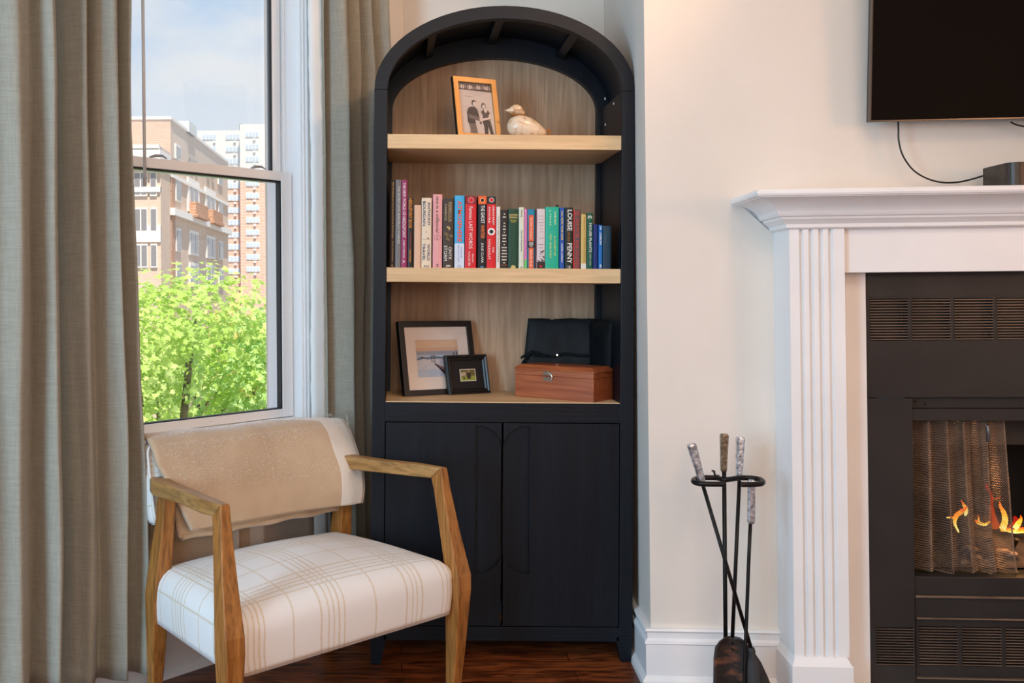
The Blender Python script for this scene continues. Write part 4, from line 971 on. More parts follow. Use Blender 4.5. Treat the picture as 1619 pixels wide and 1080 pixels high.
# ------------------------------------------------------------------ fireplace surround (white mantelpiece)
def BX(px, py, n=0): return Bp(px, py, n).x
def BZ(px, py, n=0): return Bp(px, py, n).z
nP = .145                                                      # pilaster projection
mant = thing('mantelpiece', 'white mantelpiece with fluted pilaster and moulded shelf around the black fireplace', 'mantelpiece', MB_)
xp0, xp1 = BX(1252, 700, nP), BX(1339, 700, nP)
zc0 = BZ(1290, 361, nP)                                        # underside of cornice
zpl = BZ(1290, 1043, nP+.0)
xin = BX(1369, 700, .05); 
XC = xin + .50                                                 # centre line of the fireplace
def mir(a, b): return (2*XC-b, 2*XC-a)
flutes = [(1266.0,1272.5),(1281,1288),(1296.5,1303.5),(1312,1319.5)]
def pilaster(flip):
    bm = bmesh.new(); pr = [(xp0, 0), (xp0, -nP)]
    for a, b in flutes:
        xa_, xb_ = BX(a, 560, nP), BX(b, 560, nP); w = xb_-xa_; pr += [(xa_-.001, -nP), (xa_, -nP+.001)]
        for k in range(1, 6): pr.append((xa_ + w*k/6, -nP + .013*math.sin(PI*k/6)**.5))
        pr += [(xb_, -nP+.001), (xb_+.001, -nP)]
    pr += [(xp1, -nP), (xp1, 0)]
    if flip: pr = [(2*XC-x, y) for x, y in pr][::-1]
    prism(bm, [(x, y, zpl+.008) for x, y in pr], (0, 0, zc0-zpl-.008))
    pl = finish('pilaster', bm, TRIM, mant)
    bm = bmesh.new(); bx0, bx1 = BX(1253, 1060, nP+.02), BX(1350, 1060, nP+.02)
    if flip: bx0, bx1 = mir(bx0, bx1)
    e = .012; zz = zpl - .014
    box(bm, bx0, bx1, -nP-.02, 0, FLOOR, zz)
    loft(bm, [[(bx0,0,zz),(bx1,0,zz),(bx1,-nP-.02,zz),(bx0,-nP-.02,zz)], [(bx0+e*.5,0,zz+.008),(bx1-e*.5,0,zz+.008),(bx1-e*.5,-nP-.014,zz+.008),(bx0+e*.5,-nP-.014,zz+.008)], [(bx0+e,0,zz+.022),(bx1-e,0,zz+.022),(bx1-e,-nP-.004,zz+.022),(bx0+e,-nP-.004,zz+.022)]])
    finish('plinth', bm, TRIM, mant)
    return pl
pilaster(False); pilaster(True)
# inner jamb strips and frieze
nF = .125
bm = bmesh.new(); box(bm, xp1, xin, -.062, 0, FLOOR, BZ(1350, 433, .06)+.05); finish('inner_jamb', bm, TRIM, mant)
a, b = mir(xp1, xin); bm = bmesh.new(); box(bm, a, b, -.062, 0, FLOOR, BZ(1350, 433, .06)+.05); finish('inner_jamb', bm, TRIM, mant)
zf0 = BZ(1400, 430.5, nF)
bx('frieze', (xp1, 2*XC-xp1, -nF, 0, zf0, zc0+.06), TRIM, mant, bevel=.001)
# cornice: profile (projection n, z) swept round three sides with mitres
nS = .272
def zc(py): return BZ(1300, py, nS)
zt = BZ(1214, 298.5, nS); 
pr = [(nP+.004, zc0-.002), (nP+.012, zc0+.002), (nP+.013, zc0+.012), (nP+.022, zc0+.020), (nP+.030, zc0+.026), (nP+.032, zc0+.032), (nP+.040, zc0+.034), (nP+.044, zc0+.040)]
zq = zc0+.040; zr = zt-.022
for k in range(1, 9):
    t = k/8; nn = nP+.044 + (nS-.012-nP-.044)*(t**.9 if False else (1-math.cos(t*PI/2))*.72 + t*.28); pr.append((nn, zq + (zr-zq)*(math.sin(t*PI/2)*.75+t*.25)))
pr += [(nS-.012, zr+.002), (nS-.003, zr+.003), (nS, zr+.009), (nS, zt-.006), (nS-.004, zt-.001), (nS-.010, zt)]
def rail(n, z): 
    e = n - nP; return [(xp0-e, 0, z), (xp0-e, -n, z), (2*XC-xp0+e, -n, z), (2*XC-xp0+e, 0, z)]
bm = bmesh.new(); rows = [[bm.verts.new(p) for p in rail(n, z)] for n, z in pr]
for a, b in zip(rows, rows[1:]):
    for i in range(3): bm.faces.new((a[i], a[i+1], b[i+1], b[i]))
bm.faces.new(rows[-1]); bm.faces.new(rows[0][::-1])
bm.faces.new([r[0] for r in rows]); bm.faces.new([r[3] for r in rows][::-1])
finish('mantel_shelf', bm, TRIM, mant)

# ------------------------------------------------------------------ black steel fireplace insert
fire = thing('fireplace', 'black steel fireplace insert with louvred vents and chain mesh curtain', 'fireplace', MB_)
nB = .05
X0 = xin + .0005; X1 = 2*XC - xin - .0005
def FX(px, py=700, n=nB): return BX(px, py, n)
def FZ(py, px=1450, n=nB): return BZ(px, py, n)
z430, z470, z628, z645, z665, z911, z941, z975, z1069 = (FZ(p) for p in (431, 469, 628, 646, 665, 911, 941, 975, 1069))
def louvre(name, x0, x1, z0, z1, n, back=.03, yf=-nB, parent=None, cols=None):
    """a vent: dark cavity behind, slanted slats in front"""
    bm = bmesh.new(); h = (z1-z0)/n
    for k in range(n):
        z = z0 + h*k
        prism(bm, [(x0, yf+.008, z+h*.10), (x0, yf-.003, z+h*.36), (x0, yf-.003, z+h*.62), (x0, yf+.008, z+h*.40)], (x1-x0, 0, 0))
    o = finish('vent_slats', bm, SLAT, parent); return o
SLAT = noisy('louvre_highlight_steel', (104,88,76), (130,110,94), .4, 8, metal=.3, spec=.5)  # slat highlights painted in: browner and paler than the black steel
def plate(bm, x0, x1, z0, z1, y0=-nB, y1=-nB+.03): box(bm, x0, x1, y0, y1, z0, z1)
# upper panel with four vents; columns are repeated to the right
c = [FX(p, 505) for p in (1375, 1435.5, 1441.5, 1502, 1508, 1569, 1575)]
cw = c[1]-c[0]; cp_ = c[2]-c[0]; nv = int((X1 - c[0])/cp_)
zv0, zv1 = FZ(538.5), FZ(472)
bm = bmesh.new()
plate(bm, X0, X1, z470, z430+.004, -nB-.002, -nB+.03); plate(bm, X0, X1, z628, zv0); plate(bm, X0, X1, zv1, z470+.003)
plate(bm, X0, c[0], zv0, zv1)
for k in range(nv): plate(bm, c[0]+k*cp_+cw, c[0]+(k+1)*cp_ if k < nv-1 else X1, zv0, zv1)
box(bm, X0, X1, -nB+.03, -nB+.032, zv0, zv1)
finish('upper_panel', bm, FPBLK, fire)
for k in range(nv): louvre('vent', c[0]+k*cp_, c[0]+k*cp_+cw, zv0, zv1, 15, parent=fire)
# side posts
xo0 = FX(1441.5, 800); zl0, zl1 = FZ(1050, 1410), FZ(990, 1410)
for fl in (0, 1):
    xa_, xb_ = (X0, xo0) if not fl else mir(X0, xo0)
    va, vb = xa_+.018, xb_-.006
    bm = bmesh.new(); yy = -nB-.012
    for r_ in ((xa_, xb_, zl1, z628-.003), (xa_, xb_, FLOOR, zl0), (xa_, va, zl0, zl1), (vb, xb_, zl0, zl1)): box(bm, r_[0], r_[1], yy, yy+.03, r_[2], r_[3])
    box(bm, xa_, xb_, yy+.026, yy+.03, zl0, zl1)
    finish('side_post', bm, FPBLK, fire, bevel=.001)
    louvre('vent', va, vb, zl0, zl1, 14, yf=yy, parent=fire)
xo1 = 2*XC - xo0
bm = bmesh.new(); box(bm, xo0, xo1, -nB+.02, -nB+.04, z645, z628); finish('hood_recess', bm, FPBLK, fire)
bx('hood_bar', (xo0, xo1, -nB-.004, -nB+.03, z665, z645-.001), FPBLK, fire, bevel=.0012)
for px, py in ((1447,635),(1462,639)):
    p = Bp(px, py, nB-.02); bm = bmesh.new(); disc(bm, p.x, -nB+.0175, p.z, .0035, 10, th=.003); finish('screw', bm, BLACKIRON, fire)
bx('lower_bar', (xo0, xo1, -nB-.004, -nB+.03, z941+.002, z911), FPBLK, fire, bevel=.002)
bx('edge_strip', (xo0+.002, xo1-.002, -nB-.014, -nB+.03, z941-.004, z941+.002), SLAT, fire, bevel=.001)  # paler strip drawn for the highlight on the ledge edge
bx('drop_panel', (xo0+.004, xo1-.004, -nB-.004, -nB+.03, z975, z941-.004), FPBLK, fire, bevel=.001)
bx('edge_strip', (xo0+.006, xo1-.006, -nB-.012, -nB+.03, z975-.004, z975), SLAT, fire, bevel=.001)  # highlight along the panel's lower edge, painted as a paler strip
lx = [FX(p, 1020) for p in (1452.5, 1513.5, 1520.5)]; lw, lp_ = lx[1]-lx[0], lx[2]-lx[0]; zg0, zg1 = FZ(1051.5), FZ(989.5)
nl = int((xo1-.01-lx[0])/lp_)
bm = bmesh.new(); box(bm, xo0+.006, xo1-.006, -nB-.002, -nB+.02, zg1, z975-.004); box(bm, xo0+.006, xo1-.006, -nB-.002, -nB+.02, z1069, zg0)
box(bm, xo0+.006, lx[0], -nB-.002, -nB+.02, zg0, zg1)
for k in range(nl): box(bm, lx[0]+k*lp_+lw, (lx[0]+(k+1)*lp_) if k < nl-1 else xo1-.006, -nB-.002, -nB+.02, zg0, zg1)
box(bm, xo0, xo1, -nB+.02, -nB+.023, zg0, zg1); finish('lower_panel', bm, FPBLK, fire)
for k in range(nl): louvre('vent', lx[0]+k*lp_, lx[0]+k*lp_+lw, zg0, zg1, 14, yf=-nB-.002, parent=fire)
bx('edge_strip', (xo0+.004, xo1-.004, -nB-.012, -nB+.02, z1069-.004, z1069), SLAT, fire, bevel=.001)
bx('kick_plate', (xo0, xo1, -nB, -nB+.02, FLOOR, z1069-.004), FPBLK, fire)
# firebox shell
bm = bmesh.new(); D = .46; ya = -nB+.03
box(bm, xo0-.01, xo0, ya, D, z911-.01, z645); box(bm, xo1, xo1+.01, ya, D, z911-.01, z645)
box(bm, xo0-.01, xo1+.01, D, D+.01, z911-.01, z645); box(bm, xo0-.01, xo1+.01, ya, D, z911-.02, z911-.004); box(bm, xo0-.01, xo1+.01, ya, D, z645-.001, z645+.01)
finish('firebox', bm, DARKIN, fire)
bx('smoke_hood', (xo0, xo1, .10, .11, FZ(703, 1600, -.10), z645), noisy('dark_brown_steel', (50,45,41), (62,55,49), .6, 6), fire)  # hood in one even dark brown
# chain mesh curtain: real zigzag wires on a gathered path
def mesh_path(x0, x1, n, seed):
    o = []
    for k in range(n+1):
        t = k/n; o.append((x0 + (x1-x0)*t + .006*math.sin(t*41+seed), .018*math.sin(t*2*PI*5.0+seed) + .004*math.sin(t*2*PI*11+seed)))
    return o
CHAIN = noisy('chain_mesh_steel', (140,120,104), (172,150,130), .45, 12, metal=.4)
def chain(name, x0, x1, x1b, z0, z1, yc, seed, flip=1):
    pitch = .0062; path = mesh_path(0, 1, 400, seed)
    # arc length positions
    L0 = abs(x1-x0); acc = [0]
    pp = [(x*L0, y) for x, y in path]
    for a, b in zip(pp, pp[1:]): acc.append(acc[-1] + math.hypot(b[0]-a[0], b[1]-a[1]))
    nw = int(acc[-1]/pitch); rows = int((z1-z0)/.0036)
    bm = bmesh.new(); r = .0011
    def pos(s, zf):
        s = max(0, min(acc[-1]-1e-6, s)); k = next(i for i in range(len(acc)-1) if acc[i+1] > s) ; f = (s-acc[k])/(acc[k+1]-acc[k])
        return (pp[k][0]*(1-f)+pp[k+1][0]*f)/L0, pp[k][1]*(1-f)+pp[k+1][1]*f
    for w in range(nw):
        A = pos(w*pitch, 0); B = pos((w+1)*pitch - .0003, 0); vs = []; secs = []
        for j in range(rows+1):
            zf = j/rows; ux, uy = (A if (j + 0) % 2 else B); W = (x1b + (x1-x1b)*zf**.6) - x0
            sway = .006*math.sin(zf*3 + ux*9)*(1-zf)
            x = x0 + ux*W; y = yc + uy*(.7+.3*(1-zf)) + sway; z = z0 + (z1-z0)*zf + (0.004*math.sin(ux*14) if j == 0 else 0)
            vs.append((x, y, z))
        for j, (x, y, z) in enumerate(vs):
            secs.append([bm.verts.new((x + r*a_, y + r*b_, z)) for a_, b_ in ((-1,-.6),(1,-.6),(0,1.1))])
        for a, b in zip(secs, secs[1:]):
            for i in range(3): bm.faces.new((a[i], a[(i+1)%3], b[(i+1)%3], b[i]))
    o = finish(name, bm, CHAIN, fire); return o
xm0 = FX(1443, 800, nB-.05); xm1 = FX(1589, 690, nB-.05); xm1b = FX(1611, 900, nB-.05); zm_0 = FZ(909, 1500, nB-.05)
chain('mesh_curtain', xm0, xm1, xm1b, z911+.001, z665-.002, -.003, .6)
p0, p1 = Bp(1560, 668, nB-.0), Bp(1565, 699, nB-.0)
bm = bmesh.new(); tube(bm, [(p0.x, -.040, z665+.0), (p0.x+.002, -.041, p0.z-.010), (p1.x-.001,-.041,p0.z-.012), (p1.x, -.042, p1.z)], [.001,.0015,.0052,.0058], 10); finish('pull_handle', bm, plain('grey_steel', (118,116,116), .4, .7), fire, smooth=True)
# grate, logs, flames
bm = bmesh.new(); zg = z911+.05
tube(bm, [(xo0+.10, .13, zg), (xo1-.10, .13, zg)], .006, 8); tube(bm, [(xo0+.10, .30, zg), (xo1-.10, .30, zg)], .006, 8)
for k in range(7):
    x = xo0+.13+k*(xo1-xo0-.26)/6; tube(bm, [(x, .08, zg+.03), (x, .10, zg), (x, .33, zg)], .006, 8); 
for x in (xo0+.14, xo1-.14):
    for y in (.13, .30): tube(bm, [(x, y, z911-.004), (x, y, zg)], .006, 8)
grate = thing('fire_grate', 'dark iron grate holding the burning logs inside the firebox', 'grate', MB_)
finish('bars', bm, BLACKIRON, grate)
CHAR = noisy('charred_log_bark', (40,36,34), (92,80,70), .9, 14, (1,1,1), bump=1, bscale=26)
def logm(name, label, a, b, r, mat, seed, cat='log', group=None):
    bm = bmesh.new(); a, b = Vector(a), Vector(b); n = 16; d = (b-a).normalized(); u = d.cross(Vector((0,0,1))).normalized(); v = u.cross(d); secs = []
    for j in range(n+1):
        p = a + (b-a)*j/n + u*.008*math.sin(j*.5+seed) + v*.006*math.sin(j*.4+seed*2)
        secs.append([p + (u*math.cos(2*PI*k/16) + v*math.sin(2*PI*k/16))*(r*(1 + .14*noise.noise(Vector((k*.7, j*.5, seed))) - (.15 if j in (0, n) else 0))) for k in range(16)])
    loft(bm, secs); o = finish(name, bm, mat, None, smooth=True, M=MB_); tag(o, label, cat, group or 'logs on the grate'); return o
gA = Bp(1520, 838, -.12); gB = Bp(1640, 868, -.12)
logm('log', 'big charred log lying behind the mesh curtain under the flames', (gA.x-.005, .13, gA.z-.045), (gB.x+.22, .17, gB.z-.055), .052, CHAR, 1)
logm('log', 'second charred log behind the front one', (gA.x+.06, .26, gA.z-.02), (gB.x+.30, .25, gB.z-.03), .045, CHAR, 3)
EMB = noisy('ash_covered_ember', (110,92,78), (176,150,128), .95, 20, bump=.8, bscale=60)
random.seed(21)
em = [(1520,885),(1545,876),(1560,884),(1585,866),(1578,893),(1604,890),(1537,862),(1600,872),(1625,893),(1640,880)]
names_ = ['leftmost','second from left','pale','upper','front','right','high left','narrow','far right','last']
for k, (px, py) in enumerate(em):
    p = Bp(px, py+5, -.07); bm = bmesh.new(); bmesh.ops.create_icosphere(bm, subdivisions=2, radius=1)
    for v in bm.verts:
        nn = 1 + .55*noise.noise(v.co*1.7 + Vector((k*3,0,0))); v.co = Vector((v.co.x*.023*nn, v.co.y*.014*nn, v.co.z*.0075*nn))
    o = finish('ember_chunk', bm, EMB, None, smooth=True, M=MB_ @ Matrix.Translation((p.x, .07+.01*(k%3), p.z)) @ Matrix.Rotation(random.uniform(-.5,.5), 4, 'Y'))
    tag(o, 'ash-grey chunk of burnt wood in the pile under the burning log', 'ember', 'burnt chunks under the burning log')
ash = bm = bmesh.new()
for j in range(1):
    rows = []
    for a in range(17):
        rows.append([bm.verts.new((xo0+.06 + (xo1-xo0-.12)*a/16, .045+.20*b/8, z911 + .002 + .035*math.sin(PI*b/8)*min(1, math.sin(PI*a/16)*3)*(1+.3*noise.noise(Vector((a*.9, b*.8, 2)))))) for b in range(9)])
    for A, B in zip(rows, rows[1:]):
        for i in range(8): bm.faces.new((A[i], A[i+1], B[i+1], B[i]))
o = finish('ash_bed', bm, noisy('grey_ash', (58,50,44), (96,84,72), .95, 30, bump=.8, bscale=70), None, smooth=True, M=MB_); tag(o, 'bed of grey ash on the firebox floor', 'ash', kind='stuff')
# flames: tapered tongues that glow
def flame_mat(name, c0, c1, c2, st, alpha=.0):
    m_ = bpy.data.materials.new(name); m_.use_nodes = True; n = m_.node_tree.nodes; l = m_.node_tree.links; n.clear()
    o = n.new('ShaderNodeOutputMaterial'); e = n.new('ShaderNodeEmission'); t = n.new('ShaderNodeBsdfTransparent'); mx = n.new('ShaderNodeMixShader')
    r = n.new('ShaderNodeValToRGB'); el = r.color_ramp.elements; el[0].position = .0; el[0].color = lin(c0); el[1].position = 1; el[1].color = lin(c2); x = el.new(.45); x.color = lin(c1)
    tc = n.new('ShaderNodeTexCoord'); sp = n.new('ShaderNodeSeparateXYZ'); l.new(tc.outputs['Generated'], sp.inputs[0])
    nz = nd(n, 'ShaderNodeTexNoise', Scale=38, Detail=3, Distortion=1.5); l.new(tc.outputs['Object'], nz.inputs['Vector'])
    ma = nd(n, 'ShaderNodeMath', operation='MULTIPLY_ADD'); l.new(nz.outputs[0], ma.inputs[0]); ma.inputs[1].default_value = 1.1; 
    sb = nd(n, 'ShaderNodeMath', operation='SUBTRACT'); l.new(sp.outputs['Z'], sb.inputs[0]); sb.inputs[1].default_value = .5; l.new(sb.outputs[0], ma.inputs[2])
    l.new(ma.outputs[0], r.inputs[0]); l.new(r.outputs[0], e.inputs[0]); e.inputs[1].default_value = st
    mx.inputs[0].default_value = 1-alpha; l.new(t.outputs[0], mx.inputs[1]); l.new(e.outputs[0], mx.inputs[2]); l.new(mx.outputs[0], o.inputs[0]); return m_
FH = flame_mat('hot_flame', (255,240,150), (255,190,60), (255,90,20), 1.6)
FRD = flame_mat('red_flame', (255,110,40), (235,70,30), (200,34,20), .9, .35)
def tongue(pts, mat, label, k=0, yy=.095):
    P = [Bp(x, y, -yy) for x, y, r in pts]; sp_ = smooth_path([(p.x, yy + .006*math.sin(i*1.3+k), p.z) for i, p in enumerate(P)], 6)
    R = [r for _, _, r in pts]; rr = []
    for i in range(len(sp_)):
        t = i/(len(sp_)-1)*(len(R)-1); a = int(min(t, len(R)-2)); rr.append((R[a] + (R[a+1]-R[a])*(t-a))*.00150)
    bm = bmesh.new(); tube(bm, sp_, rr, 10); o = finish('flame', bm, mat, None, smooth=True, M=MB_); tag(o, label, 'flame', 'flames on the burning log'); return o
tongue([(1516,842,1.5),(1511,828,3),(1513,816,4.5),(1520,808,4.5),(1527,800,2)], FH, 'yellow flame curling up at the left end of the burning log', 0)
tongue([(1527,816,2),(1529,808,4),(1524,800,3.5),(1518,790,.5)], FH, 'small orange flame tip above the left log end', 1)
tongue([(1498,819,1),(1504,818,2.5),(1510,816,1)], FH, 'tiny orange flame pointing left off the log end', 2)
tongue([(1542,822,1),(1546,826,3.5),(1556,829,3),(1566,825,1.2)], FH, 'low yellow flame along the middle of the burning log', 3)
tongue([(1546,828,3),(1546,822,2),(1547,814,.5)], FH, 'small pointed flame rising from the low middle flame', 4)
tongue([(1583,836,6),(1589,824,5.5),(1589,812,4.5),(1583,802,3),(1579,792,.6)], FH, 'tall yellow flame standing on the burning log', 5)
tongue([(1583,838,3),(1594,838,5),(1604,841,4),(1616,838,6),(1630,838,5)], FH, 'broad bright flame along the right of the burning log', 6)
tongue([(1606,836,5),(1612,828,5),(1614,820,2.5),(1612,814,.5)], FH, 'yellow flame at the right edge of the firebox opening', 7)
tongue([(1576,834,9),(1570,818,6.5),(1566,800,3.5),(1567,785,2.2),(1563,772,3),(1560,766,1)], FRD, 'tall dim red flame rising highest behind the mesh', 8, .11)
tongue([(1568,788,1),(1574,788,1.5),(1582,785,.5)], FRD, 'thin red wisp branching off the tallest red flame', 9, .11)
tongue([(1600,836,9),(1606,826,8),(1604,816,2)], FRD, 'dim red flame behind the bright flame on the right', 10, .12)
light('fire_glow', 'POINT', (MB_ @ Vector((gA.x+.14, .07, gA.z+.04)))[:], (0,0,0), 1.2, (1,.45,.15), .03)
# hearth in front
hz_ = .022
hp = Bp(1455, 1074, nB)
bx_ = bmesh.new(); box(bx_, xp1-.10 if False else xin-.02, 2*XC-xin+.02, -.30, -nB-.016, FLOOR, hz_); hearth = finish('hearth', bx_, noisy('pale_hearth_stone', (196,184,170), (222,212,200), .5, 9), None, M=MB_); tag(hearth, 'pale stone hearth strip on the floor in front of the fireplace', 'hearth')

# ------------------------------------------------------------------ television, cable, box
tvp = Bp(1374.5, 193, .10); tz0 = tvp.z; tw = 1.24; th_ = .71; 
MTV = MB_ @ Matrix.Translation((tvp.x, -.10, tz0)) @ Matrix.Rotation(math.radians(4.5), 4, 'X')
tv = thing('television', 'large black wall-mounted television tilted down above the mantelpiece', 'television', MTV)
SCR = plain('black_screen', (18,12,8), .5, 0, .04)
bx('screen', (.004, tw-.004, -.001, .006, .005, th_-.004), SCR, tv)
BZL = plain('dark_bronze_bezel', (96,88,80), .3, .8)
bm = bmesh.new(); box(bm, 0, .004, -.003, .012, 0, th_); box(bm, tw-.004, tw, -.003, .012, 0, th_); box(bm, .004, tw-.004, -.003, .012, 0, .005); box(bm, .004, tw-.004, -.003, .012, th_-.004, th_); finish('bezel', bm, BZL, tv, bevel=.0008)
bx('rear_shell', (.001, tw-.001, .0125, .026, .001, th_-.001), plain('black_plastic', (38,36,35), .45), tv, bevel=.002)
bx('speaker_housing', (.09, tw-.09, .0265, .062, .004, .30), plain('black_plastic_matt', (30,29,28), .6), tv, bevel=.004)
bx('wall_bracket', (.45, .80, .0625, .11, .18, .45), BLACKIRON, tv)
cb_ = []
for px, py in ((1421,190),(1420.5,205),(1421,222),(1427,245),(1443,268),(1465,282),(1490,288.5),(1515,288),(1538,283),(1556,277.5)):
    p = Bp(px, py, .06); cb_.append((p.x, -.06, p.z))
cb_[0] = (cb_[0][0], -.055, cb_[0][2])
bm = bmesh.new(); tube(bm, smooth_path(cb_, 8), .0026, 8); o = finish('cable', bm, plain('black_cable', (20,20,20), .5), None, smooth=True, M=MB_); tag(o, 'thin black cable looping from the television to the small black box', 'cable')
cb2 = []
for px, py in ((1598,193),(1606,197),(1619,200),(1650,206)):
    p = Bp(px, py, .06); cb2.append((p.x, -.06, p.z))
bm = bmesh.new(); tube(bm, smooth_path(cb2, 6), .0026, 8); o = finish('cable', bm, plain('black_cable_thin', (20,20,20), .5), None, smooth=True, M=MB_); tag(o, 'short piece of black cable under the television at the right frame edge', 'cable')
# device on the mantel shelf
x0 = BX(1554, 275, .075); z0 = zt; xf = BX(1596, 270, .215)
zh = BZ(1597, 256, .215)
bm = bmesh.new(); pts = []; y0, y1 = -.215, -.075; xl = x0; rr_ = .03
for k in range(7): a = PI/2*k/6; pts.append((xl+rr_-rr_*math.cos(a), y0+rr_-rr_*math.sin(a)))
pts = [(xl, y1)] + pts
for k in range(7): a = PI/2*k/6; pts.append((xl+.55-rr_+rr_*math.sin(a), y0+rr_-rr_*math.cos(a)))
pts.append((xl+.55, y1))
prism(bm, [(x, y, z0+.004) for x, y in pts], (0,0,zh-z0-.007)); dev = finish('soundbar', bm, noisy('grey_metal_grille', (54,48,44), (72,64,58), .4, 30, (40,1,1), metal=.5), None, M=MB_); tag(dev, 'low dark grey soundbar with rounded corners on the mantel shelf', 'speaker')
bm = bmesh.new(); prism(bm, [(x, y, zh-.003) for x, y in pts], (0,0,.003)); finish('top_cover', bm, plain('dark_top', (28,27,27), .3), dev, bevel=.0008)
bm = bmesh.new(); prism(bm, [(x*.996+.004*(xl+.27), y*.99-.001, z0) for x, y in pts], (0,0,.0045)); finish('base', bm, BLACKIRON, dev)
# outlet-level marks: none visible

# ------------------------------------------------------------------ fireplace tools
nT = .17
def TP(px, py, n=nT): return Bp(px, py, n)
st = thing('tool_stand', 'black iron fireplace tool stand with square bronze handle and curled ring', 'tool stand', MB_)
xr = TP(1145, 757).x; zr_ = TP(1145, 757).z
def TX(px, py, n=nT): p = TP(px, py, n); return Vector((p.x, -n, p.z))
zf = FLOOR
bm = bmesh.new(); tube(bm, [(xr-.002, -nT, zf+.012), (xr, -nT, zr_+.035)], .0062, 10); finish('post', bm, BLACKIRON, st, smooth=True)
def handle(bm, a, b, w0=.0085, w1=.0115):
    a, b = Vector(a), Vector(b); d = (b-a).normalized(); u = d.cross(Vector((0,1,0))).normalized(); v = u.cross(d)
    def sec(p, w, k=1): return [p + (u*x + v*y)*w for x, y in ((-1,-.55),(-.55,-1),(.55,-1),(1,-.55),(1,.55),(.55,1),(-.55,1),(-1,.55))]
    loft(bm, [sec(a, w0*.7), sec(a + (b-a)*.04, w0), sec(a+(b-a)*.95, w1), sec(b, w1*.8)])
bm = bmesh.new(); handle(bm, TX(1144,746), TX(1145,686)); finish('handle', bm, BRONZE, st)
# ring: lies flat, nearer in front (smaller n behind)
R_ = []
rng = [(1147,766.5,.25),(1140,766,.25),(1122,764.5,.25),(1108,762.5,.245),(1098,758.5,.225),(1097,755,.19),(1104,751.5,.165),(1118,750.5,.155),(1134,751,.16),(1144,754,.185),(1156,753,.175),(1172,750.5,.155),(1190,751.5,.16),(1202,755,.18),(1206,760,.215),(1203,763.5,.24),(1192,765.5,.25),(1180,766,.252),(1172,765.5,.252)]
pts = []
for px, py, n in rng: p = Bp(px, 757, n); pts.append((p.x, -n, zr_+.0))
bm = bmesh.new(); tube(bm, smooth_path(pts, 4), .0075, 10); finish('ring', bm, BLACKIRON, st, smooth=True)
h = Bp(1131, 748, .155); bm = bmesh.new(); tube(bm, [(h.x+.012,-.155,zr_+.004),(h.x,-.150,zr_+.006),(h.x-.002,-.148,zr_+.018),(h.x-.008,-.146,zr_+.018)], .0035, 8); finish('hook', bm, BLACKIRON, st)
bm = bmesh.new(); tube(bm, [(xr-.13, -nT-.02, zf+.006), (xr+.13, -nT+.02, zf+.006)], .006, 8); tube(bm, [(xr-.1, -nT+.07, zf+.006), (xr+.1, -nT-.07, zf+.006)], .006, 8); box(bm, xr-.03, xr+.03, -nT-.03, -nT+.03, zf, zf+.012); finish('base', bm, BLACKIRON, st)
# shovel
sv = thing('fireplace_shovel', 'iron ash shovel with silver handle and rusty blade hanging on the stand', 'shovel', MB_, 'tools on the fireplace stand')
a, b = TX(1169,757,.14), TX(1158,1008,.19)
a2 = a + (b-a)*-.0; bm = bmesh.new(); tube(bm, [TX(1169,760,.14), b], .0056, 10); finish('rod', bm, BLACKIRON, sv, smooth=True)
bm = bmesh.new(); handle(bm, TX(1168.5,757,.14), TX(1170.5,691,.13)); finish('handle', bm, SILVER, sv)
bm = bmesh.new(); bt = b; W0, rows = .0, []
BL_ = [(0,.022,.0),(.010,.036,.002),(.028,.048,.006),(.06,.052,.010),(.12,.053,.016),(.20,.056,.022)]
for d_, hw_, dp in BL_:
    row = []
    for k in range(9):
        t = (k-4)/4; row.append(bm.verts.new((bt.x-.004+hw_*t, bt.y - .012 + dp*.3 + .016*(1-abs(t)**2)*1.0 - .004, bt.z + .004 - d_)))
    rows.append(row)
for A, B in zip(rows, rows[1:]):
    for i in range(8): bm.faces.new((A[i], A[i+1], B[i+1], B[i]))
RUST = noisy('rusted_iron', (62,54,50), (142,92,68), .5, 11, (1,1,2.5), metal=.35, lo=.5, hi=.64, bump=.4, bscale=60)
o = finish('blade', bm, RUST, sv, smooth=True, solid=.003)
for dz in (.012, .030):
    bm = bmesh.new(); disc(bm, bt.x-.003, bt.y-.020+.004, bt.z-dz, .0034, 10, th=.003); finish('rivet', bm, BLACKIRON, sv)
# leaning broom
br_ = thing('fireplace_brush', 'leaning black rod tool with tilted silver handle and dark brush head', 'brush', MB_, 'tools on the fireplace stand')
bm = bmesh.new(); tube(bm, [TX(1111,766,.22), TX(1189,1030,.235)], .0054, 10); finish('rod', bm, BLACKIRON, br_, smooth=True)
bm = bmesh.new(); handle(bm, TX(1111.5,767,.22), TX(1093,702,.215), .009, .0125); finish('handle', bm, SILVER, br_)
bm = bmesh.new(); a, b = TX(1187,1024,.235), TX(1203,1100,.24)
d = (b-a); secs = []
for t, rx, ry in ((0,.010,.010),(.08,.011,.011),(.12,.009,.010),(.3,.020,.012),(.6,.030,.015),(1,.040,.018),(1.15,.040,.017)):
    p = a + d*t; secs.append([p + Vector((rx*math.cos(2*PI*k/14), ry*math.sin(2*PI*k/14), 0)) for k in range(14)])
loft(bm, secs); finish('brush_head', bm, noisy('dark_bristles', (26,25,26), (52,50,50), .7, 40, (1,1,.1), bump=.6, bscale=200), br_, smooth=True)
